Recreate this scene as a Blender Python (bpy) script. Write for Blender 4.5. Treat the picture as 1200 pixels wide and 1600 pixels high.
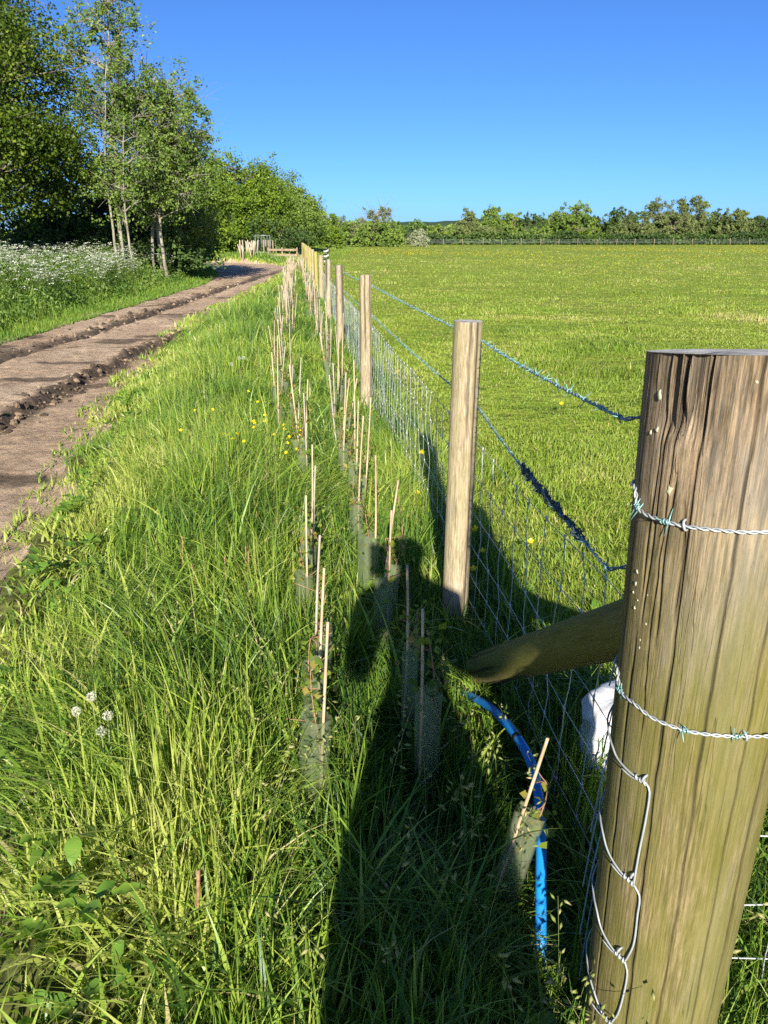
import bpy, math, random
import numpy as np
from mathutils import Vector

for o in list(bpy.data.objects):
    bpy.data.objects.remove(o, do_unlink=True)
SC = bpy.context.scene
COL = SC.collection
PI = math.pi

# ------------------------------------------------------------------ camera
H_CAM = 1.5
PITCH = math.radians(19.63)
cd = bpy.data.cameras.new('camera')
cam = bpy.data.objects.new('camera', cd)
COL.objects.link(cam)
cam.location = (0, 0, H_CAM)
cam.rotation_euler = (PI / 2 - PITCH, 0, 0)
cd.sensor_fit = 'VERTICAL'
cd.sensor_height = 36
cd.sensor_width = 27
cd.lens = 27
cd.clip_start = 0.02
cd.clip_end = 6000
SC.camera = cam

# ------------------------------------------------------------------ light
SUN_EL = math.radians(23)
SUN_AZ = -0.006         # how far the shadows swing from straight ahead
world = bpy.data.worlds.new('World')
SC.world = world
world.use_nodes = True
wn = world.node_tree.nodes
wl = world.node_tree.links
sky = wn.new('ShaderNodeTexSky')
sky.sky_type = 'NISHITA'
sky.sun_disc = False
sky.sun_elevation = SUN_EL
sky.sun_rotation = PI - 0.006
sky.altitude = 0
sky.air_density = 0.6
sky.dust_density = 0.6
sky.ozone_density = 10.0
wl.new(sky.outputs[0], wn['Background'].inputs[0])
wn['Background'].inputs[1].default_value = 0.084
sl = bpy.data.lights.new('sun', 'SUN')
sl.energy = 5.0
sl.angle = math.radians(0.5)
sl.color = (1.0, 0.93, 0.80)
sun = bpy.data.objects.new('sun', sl)
COL.objects.link(sun)
sun.location = (0, -20, 20)
sun.rotation_euler = Vector((math.sin(SUN_AZ) * math.cos(SUN_EL), math.cos(SUN_AZ) * math.cos(SUN_EL), -math.sin(SUN_EL))).to_track_quat('-Z', 'Y').to_euler()
SC.view_settings.view_transform = 'Standard'
SC.view_settings.look = 'None'
SC.view_settings.gamma = 1
SC.view_settings.exposure = 1.05
SC.render.engine = 'CYCLES'
SC.cycles.use_denoising = False
SC.cycles.max_bounces = 6
SC.cycles.diffuse_bounces = 3
SC.cycles.transparent_max_bounces = 6

# ------------------------------------------------------------------ helpers
def ray(px, py):
    u = (px - 600) / 1200.0
    v = -(py - 800) / 1200.0
    f = np.array([0, math.cos(PITCH), -math.sin(PITCH)])
    up = np.array([0, math.sin(PITCH), math.cos(PITCH)])
    return f + u * np.array([1.0, 0, 0]) + v * up
C0 = np.array([0, 0, H_CAM])
def atY(px, py, Y):
    d = ray(px, py)
    return C0 + d * (Y / d[1])
def atH(px, py, h):
    d = ray(px, py)
    return C0 + d * ((h - H_CAM) / d[2])

def _hash(ix, iy, seed):
    n = (ix * 374761393 + iy * 668265263 + seed * 974634777) & 0xffffffff
    n = ((n ^ (n >> 13)) * 1274126177) & 0xffffffff
    n = n ^ (n >> 16)
    return (n & 0xffffff) / float(0xffffff)
def vnoise(x, y, seed=0):
    x = np.asarray(x, float); y = np.asarray(y, float)
    ix = np.floor(x).astype(np.int64); iy = np.floor(y).astype(np.int64)
    fx = x - ix; fy = y - iy
    fx = fx * fx * (3 - 2 * fx); fy = fy * fy * (3 - 2 * fy)
    a = _hash(ix, iy, seed); b = _hash(ix + 1, iy, seed)
    c = _hash(ix, iy + 1, seed); d = _hash(ix + 1, iy + 1, seed)
    return (a * (1 - fx) + b * fx) * (1 - fy) + (c * (1 - fx) + d * fx) * fy
def fbm(x, y, seed=0, octv=4, gain=0.5):
    s = 0; a = 1; t = 0
    for k in range(octv):
        s = s + a * vnoise(x * 2 ** k, y * 2 ** k, seed + k * 17); t += a; a *= gain
    return s / t
def sstep(a, b, x):
    t = np.clip((x - a) / (b - a), 0, 1)
    return t * t * (3 - 2 * t)

def put(name, verts, faces, mat=None, parent=None, smooth=True, attrs=None, loc=None):
    """faces: one int array (n,k) or list of such arrays; attrs: {name: per-vertex floats}"""
    me = bpy.data.meshes.new(name)
    verts = np.asarray(verts, np.float32).reshape(-1, 3)
    if not isinstance(faces, list):
        faces = [faces]
    faces = [np.asarray(f, np.int32) for f in faces if len(f)]
    if loc is not None:
        verts = verts - np.asarray(loc, np.float32)
    me.vertices.add(len(verts)); me.vertices.foreach_set('co', verts.ravel())
    flat = np.concatenate([f.ravel() for f in faces])
    tot = np.concatenate([np.full(len(f), f.shape[1], np.int32) for f in faces])
    start = np.concatenate([[0], np.cumsum(tot)[:-1]]).astype(np.int32)
    me.loops.add(len(flat)); me.loops.foreach_set('vertex_index', flat.astype(np.int32))
    me.polygons.add(len(tot)); me.polygons.foreach_set('loop_start', start); me.polygons.foreach_set('loop_total', tot)
    me.update(calc_edges=True)
    me.polygons.foreach_set('use_smooth', np.full(len(tot), smooth, bool))
    for k, a in (attrs or {}).items():
        at = me.attributes.new(k, 'FLOAT', 'POINT')
        at.data.foreach_set('value', np.asarray(a, np.float32).ravel())
    if mat: me.materials.append(mat)
    o = bpy.data.objects.new(name, me)
    COL.objects.link(o)
    if loc is not None: o.location = loc
    if parent is not None: o.parent = parent
    return o
def tag(o, label=None, cat=None, group=None, kind=None):
    if label: o['label'] = label
    if cat: o['category'] = cat
    if group: o['group'] = group
    if kind: o['kind'] = kind
    return o
def empty(name, loc, label, cat, group=None):
    o = bpy.data.objects.new(name, None)
    o.empty_display_size = 0.1
    COL.objects.link(o); o.location = loc
    return tag(o, label, cat, group)

class MB:
    """collects pieces into one mesh"""
    def __init__(s): s.v = []; s.f = {}; s.n = 0; s.a = []
    def add(s, v, f, a=0.5):
        v = np.asarray(v, float).reshape(-1, 3); 
        fl = f if isinstance(f, list) else [f]
        for q in fl:
            q = np.asarray(q, np.int64)
            if len(q): s.f.setdefault(q.shape[1], []).append(q + s.n)
        s.v.append(v); s.n += len(v)
        s.a.append(np.broadcast_to(np.asarray(a, float), (len(v),)).copy())
        return s
    def tube(s, pts, rad, n=8, cap=True, a=0.5):
        P = np.asarray(pts, float); m = len(P)
        R = np.broadcast_to(np.asarray(rad, float), (m,))
        T = np.gradient(P, axis=0) if m > 2 else np.repeat([P[1] - P[0]], m, 0)
        T = T / (np.linalg.norm(T, axis=1, keepdims=True) + 1e-9)
        ref = np.array([0, 0, 1.0]) if abs(T[0][2]) < 0.9 else np.array([1.0, 0, 0])
        U = np.zeros_like(P); W = np.zeros_like(P)
        u = np.cross(ref, T[0]); u /= np.linalg.norm(u)
        for i in range(m):
            u = u - T[i] * np.dot(u, T[i]); u /= (np.linalg.norm(u) + 1e-9)
            U[i] = u; W[i] = np.cross(T[i], u)
        th = np.arange(n) * 2 * PI / n
        V = P[:, None, :] + R[:, None, None] * (np.cos(th)[None, :, None] * U[:, None, :] + np.sin(th)[None, :, None] * W[:, None, :])
        i = np.arange(m - 1)[:, None] * n; j = np.arange(n)[None, :]; j2 = (j + 1) % n
        F = np.stack([i + j, i + j2, i + n + j2, i + n + j], -1).reshape(-1, 4)
        fs = [F]
        V = V.reshape(-1, 3)
        if cap:
            V = np.vstack([V, P[0], P[-1]]); c0 = m * n; c1 = c0 + 1
            jj = np.arange(n); k2 = (jj + 1) % n
            fs.append(np.concatenate([np.stack([jj * 0 + c0, k2, jj], 1), np.stack([jj * 0 + c1, (m - 1) * n + jj, (m - 1) * n + k2], 1)]))
        return s.add(V, fs, a)
    def box(s, c, sz, rz=0.0, a=0.5):
        x, y, z = np.asarray(sz) / 2.0
        V = np.array([[i * x, j * y, k * z] for i in (-1, 1) for j in (-1, 1) for k in (-1, 1)])
        ca, sa = math.cos(rz), math.sin(rz)
        V = np.stack([V[:, 0] * ca - V[:, 1] * sa, V[:, 0] * sa + V[:, 1] * ca, V[:, 2]], 1) + np.asarray(c)
        F = [[0, 1, 3, 2], [4, 6, 7, 5], [0, 4, 5, 1], [2, 3, 7, 6], [0, 2, 6, 4], [1, 5, 7, 3]]
        return s.add(V, np.array(F), a)
    def build2(s, other, mat2, name, mat, parent=None):
        n0 = sum(len(q) for fs in s.f.values() for q in fs)
        o = s.build(name, mat, parent); me = o.data
        # the second part keeps its own material slot
        Vo = np.vstack(other.v); base = len(me.vertices)
        o2 = other.build(name, mat2)
        me.materials.append(mat2); 
        import bmesh
        bm = bmesh.new(); bm.from_mesh(me); k = len(bm.faces); bm.from_mesh(o2.data); bm.faces.ensure_lookup_table()
        for f in bm.faces[k:]: f.material_index = 1
        bm.to_mesh(me); bm.free()
        m2 = o2.data; bpy.data.objects.remove(o2); bpy.data.meshes.remove(m2)
        return o
    def build(s, name, mat, parent=None, smooth=True, loc=None, attr='var'):
        return put(name, np.vstack(s.v), [np.vstack(q) for q in s.f.values()], mat, parent, smooth, {attr: np.concatenate(s.a)}, loc)

# blades of grass: 7 vertices and 5 triangles each
def blades(x, y, z, h, w, az, bend, face, rng, seg=3):
    n = len(x)
    ts = np.linspace(0, 1, seg + 1)
    lean = np.stack([np.cos(az), np.sin(az), np.zeros(n)], 1)
    side = np.stack([np.cos(face), np.sin(face), np.zeros(n)], 1)
    base = np.stack([x, y, z], 1)
    V = np.zeros((n, 2 * seg + 1, 3))
    for k, t in enumerate(ts):
        p = base + lean * (h * bend * t ** 1.8)[:, None]
        p[:, 2] += h * (t - 0.42 * np.clip(bend, 0, 1.6) * t ** 2.4)
        if k < seg:
            ww = (w * 0.5 * (1 - t ** 2.0) * (0.75 + 0.5 * math.sin(PI * min(1, t + .25))))[:, None]
            V[:, 2 * k] = p - side * ww; V[:, 2 * k + 1] = p + side * ww
        else:
            V[:, 2 * k] = p
    tr = []
    for k in range(seg - 1):
        a = 2 * k; tr += [[a, a + 1, a + 3], [a, a + 3, a + 2]]
    a = 2 * (seg - 1); tr += [[a, a + 1, a + 2]]
    F = (np.arange(n)[:, None, None] * (2 * seg + 1) + np.array(tr)[None]).reshape(-1, 3)
    return V.reshape(-1, 3), F, 2 * seg + 1

# ------------------------------------------------------------------ materials
def newmat(name):
    m = bpy.data.materials.new(name); m.use_nodes = True
    nt = m.node_tree
    for n in list(nt.nodes): nt.nodes.remove(n)
    out = nt.nodes.new('ShaderNodeOutputMaterial')
    return m, nt, out
def N(nt, t, **kw):
    n = nt.nodes.new('ShaderNode' + t)
    for k, v in kw.items():
        if k in n.inputs: n.inputs[k].default_value = v
        else: setattr(n, k, v)
    return n
def ramp(nt, fac, stops):
    r = nt.nodes.new('ShaderNodeValToRGB')
    el = r.color_ramp.elements
    while len(el) > 1: el.remove(el[-1])
    el[0].position = stops[0][0]; el[0].color = (*stops[0][1], 1)
    for p, c in stops[1:]:
        e = el.new(p); e.color = (*c, 1)
    nt.links.new(fac, r.inputs[0])
    return r.outputs[0]
def mix(nt, fac, a, b, mode='MIX'):
    m = nt.nodes.new('ShaderNodeMix'); m.data_type = 'RGBA'; m.blend_type = mode
    for s, v in ((0, fac), (6, a), (7, b)):
        if hasattr(v, 'is_linked') or hasattr(v, 'links'): nt.links.new(v, m.inputs[s])
        elif s == 0: m.inputs[0].default_value = v
        else: m.inputs[s].default_value = (*v, 1)
    return m.outputs[2]
def noise(nt, scale, detail=4, rough=0.55, vec=None, mapscale=None, dist=0.0):
    n = N(nt, 'TexNoise'); n.inputs['Scale'].default_value = scale; n.inputs['Detail'].default_value = detail
    n.inputs['Roughness'].default_value = rough; n.inputs['Distortion'].default_value = dist
    tc = nt.nodes.new('ShaderNodeTexCoord')
    v = tc.outputs['Object']
    if mapscale:
        mp = nt.nodes.new('ShaderNodeMapping'); mp.inputs['Scale'].default_value = mapscale
        nt.links.new(v, mp.inputs[0]); v = mp.outputs[0]
    nt.links.new(v, n.inputs[0])
    return n.outputs[0]
def mth(nt, op, a, b=None, c=None, clamp=False):
    m = nt.nodes.new('ShaderNodeMath'); m.operation = op; m.use_clamp = clamp
    for i, v in enumerate((a, b, c)):
        if v is None: continue
        if isinstance(v, (int, float)): m.inputs[i].default_value = v
        else: nt.links.new(v, m.inputs[i])
    return m.outputs[0]
def bump(nt, h, strength, dist):
    b = N(nt, 'Bump'); b.inputs['Strength'].default_value = strength; b.inputs['Distance'].default_value = dist
    nt.links.new(h, b.inputs['Height'])
    return b.outputs[0]
def attr(nt, name):
    a = N(nt, 'Attribute'); a.attribute_name = name
    return a.outputs['Fac']

def leaf_mat(name, stops, transl=0.35, rough=0.5, patch=None, patch_scale=0.5, spec=0.3):
    m, nt, out = newmat(name)
    c = ramp(nt, attr(nt, 'var'), stops)
    if patch:
        f = noise(nt, patch_scale, 3)
        f = mth(nt, 'MULTIPLY_ADD', f, 3.2, -1.15, clamp=True)
        c = mix(nt, mth(nt, 'MULTIPLY', f, patch[0]), c, patch[1])
    p = N(nt, 'BsdfPrincipled'); nt.links.new(c, p.inputs['Base Color'])
    p.inputs['Roughness'].default_value = rough; p.inputs['Specular IOR Level'].default_value = spec
    t = N(nt, 'BsdfTranslucent')
    c2 = mix(nt, 1.0, c, (1.0, 1.15, 0.45), 'MULTIPLY')
    nt.links.new(c2, t.inputs['Color'])
    s = N(nt, 'MixShader'); s.inputs[0].default_value = transl
    nt.links.new(p.outputs[0], s.inputs[1]); nt.links.new(t.outputs[0], s.inputs[2])
    nt.links.new(s.outputs[0], out.inputs[0])
    return m
def plain(name, col, rough=0.5, metal=0.0, var=None, scale=20, spec=0.5, mapscale=None, bmp=None):
    m, nt, out = newmat(name)
    p = N(nt, 'BsdfPrincipled')
    p.inputs['Roughness'].default_value = rough; p.inputs['Metallic'].default_value = metal
    p.inputs['Specular IOR Level'].default_value = spec
    f = noise(nt, scale, 4, mapscale=mapscale)
    c2 = var or tuple(x * 0.75 for x in col)
    c = ramp(nt, f, [(0.35, c2), (0.65, col)])
    nt.links.new(c, p.inputs['Base Color'])
    if bmp: nt.links.new(bump(nt, f, bmp[0], bmp[1]), p.inputs['Normal'])
    nt.links.new(p.outputs[0], out.inputs[0])
    return m

M = {}
M['verge_grass'] = leaf_mat('verge_grass', [(0.0, (0.058, 0.130, 0.024)), (0.33, (0.130, 0.240, 0.033)), (0.60, (0.250, 0.365, 0.045)), (0.85, (0.41, 0.465, 0.090)), (0.97, (0.42, 0.46, 0.13)), (1.0, (0.52, 0.46, 0.22))], 0.34, 0.42, spec=0.4)
M['field_grass'] = leaf_mat('field_grass', [(0.0, (0.105, 0.185, 0.022)), (0.40, (0.180, 0.290, 0.030)), (0.75, (0.295, 0.380, 0.055)), (1.0, (0.48, 0.41, 0.18))], 0.30, 0.5, (0.35, (0.32, 0.33, 0.07)), 0.45)
M['bank_grass'] = leaf_mat('bank_grass', [(0.0, (0.060, 0.135, 0.020)), (0.5, (0.130, 0.240, 0.028)), (1.0, (0.25, 0.32, 0.05))], 0.32, 0.5)
M['oak_leaf'] = leaf_mat('oak_leaf', [(0.0, (0.032, 0.062, 0.009)), (0.55, (0.075, 0.125, 0.011)), (1.0, (0.200, 0.255, 0.020))], 0.30, 0.45)
M['ash_leaf'] = leaf_mat('ash_leaf', [(0.0, (0.070, 0.125, 0.026)), (0.5, (0.140, 0.220, 0.038)), (1.0, (0.240, 0.320, 0.062))], 0.32, 0.5)
M['round_leaf'] = leaf_mat('round_leaf', [(0.0, (0.065, 0.118, 0.014)), (0.5, (0.125, 0.205, 0.018)), (1.0, (0.250, 0.330, 0.028))], 0.28, 0.5)
M['far_leaf'] = leaf_mat('far_leaf', [(0.0, (0.070, 0.125, 0.024)), (0.5, (0.145, 0.228, 0.036)), (1.0, (0.250, 0.330, 0.055))], 0.25, 0.6)
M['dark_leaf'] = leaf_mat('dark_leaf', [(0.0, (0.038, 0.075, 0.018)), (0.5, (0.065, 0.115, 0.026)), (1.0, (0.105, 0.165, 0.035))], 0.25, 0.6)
M['olive_leaf'] = leaf_mat('olive_leaf', [(0.0, (0.080, 0.112, 0.034)), (0.5, (0.140, 0.182, 0.050)), (1.0, (0.220, 0.260, 0.082))], 0.25, 0.6)
M['parsley_leaf'] = leaf_mat('parsley_leaf', [(0.0, (0.060, 0.120, 0.022)), (0.6, (0.130, 0.215, 0.035)), (1.0, (0.22, 0.30, 0.06))], 0.3, 0.5)
M['umbel'] = leaf_mat('umbel', [(0.0, (0.62, 0.64, 0.50)), (1.0, (0.82, 0.82, 0.74))], 0.25, 0.6)
M['blossom'] = leaf_mat('blossom', [(0.0, (0.16, 0.20, 0.08)), (0.6, (0.24, 0.27, 0.15)), (1.0, (0.48, 0.48, 0.38))], 0.2, 0.6)
M['seed_head'] = leaf_mat('seed_head', [(0.0, (0.15, 0.22, 0.05)), (0.6, (0.28, 0.33, 0.09)), (1.0, (0.44, 0.40, 0.18))], 0.35, 0.5)
M['petal'] = leaf_mat('petal', [(0.0, (0.80, 0.55, 0.005)), (1.0, (0.88, 0.68, 0.01))], 0.2, 0.3)
M['fluff'] = leaf_mat('fluff', [(0.0, (0.55, 0.53, 0.46)), (1.0, (0.80, 0.78, 0.70))], 0.4, 0.8)
M['dead_stem'] = plain('dead_stem', (0.36, 0.21, 0.12), 0.7, var=(0.20, 0.10, 0.055), scale=60)
M['dock_leaf'] = leaf_mat('dock_leaf', [(0.0, (0.10, 0.21, 0.03)), (1.0, (0.20, 0.32, 0.04))], 0.3, 0.35)
M['sapling_leaf'] = leaf_mat('sapling_leaf', [(0.0, (0.085, 0.150, 0.018)), (0.7, (0.19, 0.25, 0.03)), (1.0, (0.30, 0.20, 0.05))], 0.35, 0.45)
M['bark'] = plain('bark', (0.22, 0.18, 0.13), 0.9, var=(0.09, 0.07, 0.05), scale=9, mapscale=(1, 1, 0.2), bmp=(0.7, 0.03))
M['pale_bark'] = plain('pale_bark', (0.30, 0.275, 0.205), 0.9, var=(0.13, 0.115, 0.08), scale=7, mapscale=(1, 1, 0.35), bmp=(0.5, 0.02))
M['cane'] = plain('cane', (0.55, 0.43, 0.28), 0.5, var=(0.33, 0.24, 0.145), scale=45, mapscale=(1, 1, 0.15))
M['cane_grey'] = plain('cane_grey', (0.42, 0.37, 0.30), 0.6, var=(0.27, 0.23, 0.17), scale=45, mapscale=(1, 1, 0.15))
M['wire'] = plain('wire', (0.44, 0.46, 0.455), 0.45, 0.25, var=(0.36, 0.40, 0.42), scale=60)
M['barb'] = plain('barb', (0.24, 0.42, 0.40), 0.45, 0.35, var=(0.12, 0.30, 0.30), scale=90)
M['teal_wire'] = plain('teal_wire', (0.34, 0.44, 0.45), 0.45, 0.4, var=(0.20, 0.36, 0.37), scale=60)
M['dark_wire'] = plain('dark_wire', (0.060, 0.100, 0.120), 0.5, 0.3, var=(0.03, 0.05, 0.06), scale=60)
M['hose'] = plain('hose', (0.010, 0.270, 0.720), 0.42, var=(0.012, 0.220, 0.600), scale=14, spec=0.35)
M['black_tape'] = plain('black_tape', (0.02, 0.02, 0.022), 0.5)
M['galv'] = plain('galv', (0.30, 0.33, 0.33), 0.5, 0.6, scale=8)
M['jacket'] = plain('jacket', (0.04, 0.06, 0.12), 0.85, scale=30)
M['trousers'] = plain('trousers', (0.05, 0.05, 0.06), 0.85, scale=30)
M['skin'] = plain('skin', (0.52, 0.32, 0.24), 0.55, var=(0.46, 0.27, 0.2), scale=12)
M['hair'] = plain('hair', (0.06, 0.035, 0.02), 0.6, scale=80)
M['black'] = plain('black', (0.015, 0.015, 0.018), 0.3)

def wood_mat(name, base, dark, green, green_amt, top=None, grain=34.0, rough=0.8):
    m, nt, out = newmat(name)
    g = noise(nt, grain * 1.5, 5, 0.70, mapscale=(1, 1, 0.030), dist=0.08)
    fb = noise(nt, grain * 0.55, 7, 0.75, mapscale=(1, 1, 0.14), dist=0.3)
    g2 = noise(nt, grain * 2.6, 5, 0.7, mapscale=(1, 1, 0.035))
    c = ramp(nt, g, [(0.40, dark), (0.49, tuple(0.55 * a + 0.45 * b for a, b in zip(base, dark))), (0.58, base)])
    ln = noise(nt, grain * 0.35, 3, 0.5, mapscale=(1, 1, 0.028), dist=0.1)
    lines = mth(nt, 'MULTIPLY_ADD', mth(nt, 'ABSOLUTE', mth(nt, 'SUBTRACT', ln, 0.5)), -130.0, 1.0, clamp=True)
    gate = mth(nt, 'MULTIPLY_ADD', noise(nt, 9.0, 2, 0.5, mapscale=(1, 1, 0.25)), 8.0, -4.0, clamp=True)
    c = mix(nt, mth(nt, 'MULTIPLY', mth(nt, 'MULTIPLY', lines, gate), 0.75), c, tuple(x * 0.22 for x in dark))
    c = mix(nt, 0.85, c, ramp(nt, g2, [(0.38, (0.42, 0.40, 0.37)), (0.58, (1, 1, 1))]), 'MULTIPLY')
    c = mix(nt, 0.80, c, ramp(nt, fb, [(0.36, (0.42, 0.40, 0.37)), (0.50, (0.95, 0.95, 0.95)), (0.64, (1.25, 1.22, 1.16))]), 'MULTIPLY')
    # weather blotches
    bl = noise(nt, 7.5, 8, 0.72, mapscale=(1, 1, 0.40))
    c = mix(nt, mth(nt, 'MULTIPLY', mth(nt, 'MULTIPLY_ADD', bl, 8.0, -4.3, clamp=True), 0.62), c, tuple(x * 0.50 for x in dark))
    bl2 = noise(nt, 13, 8, 0.72, mapscale=(1, 1, 0.24), dist=0.4)
    c = mix(nt, mth(nt, 'MULTIPLY', mth(nt, 'MULTIPLY_ADD', bl2, 8.0, -4.3, clamp=True), 0.60), c, tuple(min(1, x * 1.30) for x in base))
    gr = noise(nt, 9.5, 7, 0.7, mapscale=(1, 1, 0.2), dist=0.3)
    c = mix(nt, mth(nt, 'MULTIPLY', mth(nt, 'MULTIPLY_ADD', gr, 5.0, -2.4, clamp=True), 0.65), c, tuple(sum(base) / 3 * k for k in (0.92, 0.84, 0.72)))
    sp_ = noise(nt, 150, 3, 0.7, mapscale=(1, 1, 0.5))
    c = mix(nt, mth(nt, 'MULTIPLY', mth(nt, 'MULTIPLY_ADD', sp_, 6.0, -3.7, clamp=True), 0.6), c, tuple(x * .35 for x in dark))
    # algae
    al = noise(nt, 5.0, 8, 0.70, mapscale=(1, 1, 0.22), dist=0.3)
    am = mth(nt, 'MULTIPLY_ADD', al, 4.5, -2.05 + green_amt, clamp=True)
    if top is not None:
        tc = N(nt, 'TexCoord'); sp = N(nt, 'SeparateXYZ'); nt.links.new(tc.outputs['Object'], sp.inputs[0])
        hz = mth(nt, 'MULTIPLY_ADD', sp.outputs['Z'], -4.0, top * 4.0, clamp=True)     # 1 low down, 0 near the top
        am = mth(nt, 'MULTIPLY', am, mth(nt, 'MULTIPLY_ADD', hz, 0.95, 0.10, clamp=True))
    c = mix(nt, mth(nt, 'MULTIPLY', am, 0.74), c, green)
    # red-brown stain streaks
    rs = noise(nt, 5.0, 3, 0.5, mapscale=(1.0, 1.0, 0.22))
    c = mix(nt, mth(nt, 'MULTIPLY', mth(nt, 'MULTIPLY_ADD', rs, 9.0, -5.7, clamp=True), 0.5), c, (0.13, 0.062, 0.045))
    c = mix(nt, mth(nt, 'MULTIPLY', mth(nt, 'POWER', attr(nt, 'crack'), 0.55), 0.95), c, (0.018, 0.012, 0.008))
    p = N(nt, 'BsdfPrincipled'); nt.links.new(c, p.inputs['Base Color'])
    p.inputs['Roughness'].default_value = rough; p.inputs['Specular IOR Level'].default_value = 0.25
    hgt = mth(nt, 'SUBTRACT', mth(nt, 'ADD', g, mth(nt, 'MULTIPLY', g2, 0.5)), mth(nt, 'MULTIPLY', lines, gate))
    nt.links.new(bump(nt, hgt, 0.9, 0.0022), p.inputs['Normal'])
    nt.links.new(p.outputs[0], out.inputs[0])
    return m
M['corner_wood'] = wood_mat('corner_wood', (0.375, 0.275, 0.170), (0.140, 0.105, 0.068), (0.125, 0.122, 0.016), 0.85, 1.22, grain=150.0)
M['strut_wood'] = wood_mat('strut_wood', (0.24, 0.18, 0.11), (0.095, 0.072, 0.046), (0.17, 0.170, 0.018), 0.85, grain=120.0)
M['post_wood'] = wood_mat('post_wood', (0.50, 0.410, 0.275), (0.33, 0.265, 0.172), (0.27, 0.24, 0.08), 0.10, grain=140)
M['post_wood_green'] = wood_mat('post_wood_green', (0.50, 0.40, 0.18), (0.36, 0.29, 0.12), (0.30, 0.28, 0.045), 0.7, grain=120)
M['rail_wood'] = wood_mat('rail_wood', (0.40, 0.30, 0.19), (0.24, 0.17, 0.1), (0.2, 0.2, 0.08), -0.3)
def cut_mat():
    m, nt, out = newmat('cut_end')
    tc = N(nt, 'TexCoord'); ln = N(nt, 'VectorMath', operation='LENGTH')
    mp = N(nt, 'Mapping'); mp.inputs['Scale'].default_value = (1, 1, 0)
    nt.links.new(tc.outputs['Object'], mp.inputs[0]); nt.links.new(mp.outputs[0], ln.inputs[0])
    w = mth(nt, 'SINE', mth(nt, 'MULTIPLY', ln.outputs['Value'], 900.0))
    nz = noise(nt, 26, 6, 0.65)
    c = ramp(nt, nz, [(0.3, (0.23, 0.215, 0.19)), (0.5, (0.40, 0.385, 0.35)), (0.7, (0.58, 0.56, 0.52))])
    c = mix(nt, mth(nt, 'MULTIPLY_ADD', w, 0.10, 0.12), c, (0.2, 0.17, 0.13))
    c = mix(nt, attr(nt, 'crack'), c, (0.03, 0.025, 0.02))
    p = N(nt, 'BsdfPrincipled'); nt.links.new(c, p.inputs['Base Color']); p.inputs['Roughness'].default_value = 0.9
    nt.links.new(bump(nt, nz, 0.8, 0.004), p.inputs['Normal'])
    nt.links.new(p.outputs[0], out.inputs[0]); return m
M['cut_end'] = cut_mat()

def tube_mat():
    m, nt, out = newmat('guard_plastic')
    nz = noise(nt, 22, 5, 0.6, mapscale=(1, 1, 0.5))
    c = ramp(nt, nz, [(0.35, (0.24, 0.29, 0.15)), (0.65, (0.46, 0.50, 0.33))])
    p = N(nt, 'BsdfPrincipled'); nt.links.new(c, p.inputs['Base Color']); p.inputs['Roughness'].default_value = 0.22
    p.inputs['Specular IOR Level'].default_value = 0.6
    t = N(nt, 'BsdfTranslucent'); nt.links.new(c, t.inputs['Color'])
    tr = N(nt, 'BsdfTransparent'); tr.inputs[0].default_value = (0.80, 0.88, 0.76, 1)
    s1 = N(nt, 'MixShader'); s1.inputs[0].default_value = 0.35
    s2 = N(nt, 'MixShader')
    nt.links.new(mth(nt, 'MULTIPLY_ADD', nz, 0.8, 0.24), s2.inputs[0])
    nt.links.new(p.outputs[0], s1.inputs[1]); nt.links.new(t.outputs[0], s1.inputs[2])
    nt.links.new(s1.outputs[0], s2.inputs[1]); nt.links.new(tr.outputs[0], s2.inputs[2])
    nt.links.new(bump(nt, nz, 0.4, 0.004), p.inputs['Normal'])
    nt.links.new(s2.outputs[0], out.inputs[0]); return m
M['guard'] = tube_mat()

def ground_mat():
    m, nt, out = newmat('field_ground')
    big = noise(nt, 0.16, 4, 0.6); mid = noise(nt, 1.3, 5, 0.65); fine = noise(nt, 22, 5, 0.7)
    c = ramp(nt, mid, [(0.3, (0.145, 0.200, 0.030)), (0.5, (0.225, 0.275, 0.038)), (0.7, (0.310, 0.330, 0.06))])
    c = mix(nt, mth(nt, 'MULTIPLY', mth(nt, 'MULTIPLY_ADD', big, 4, -1.6, clamp=True), 0.45), c, (0.22, 0.31, 0.03))
    c = mix(nt, 0.6, c, ramp(nt, fine, [(0.3, (0.45, 0.45, 0.42)), (0.7, (1.25, 1.25, 1.2))]), 'MULTIPLY')
    # bare thatch showing in the near verge
    c = mix(nt, attr(nt, 'soil'), c, ramp(nt, fine, [(0.35, (0.035, 0.035, 0.015)), (0.65, (0.10, 0.095, 0.035))]))
    p = N(nt, 'BsdfPrincipled'); nt.links.new(c, p.inputs['Base Color']); p.inputs['Roughness'].default_value = 0.95
    p.inputs['Specular IOR Level'].default_value = 0.1
    nt.links.new(bump(nt, mid, 0.8, 0.25), p.inputs['Normal'])
    nt.links.new(p.outputs[0], out.inputs[0]); return m
M['ground'] = ground_mat()
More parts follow.
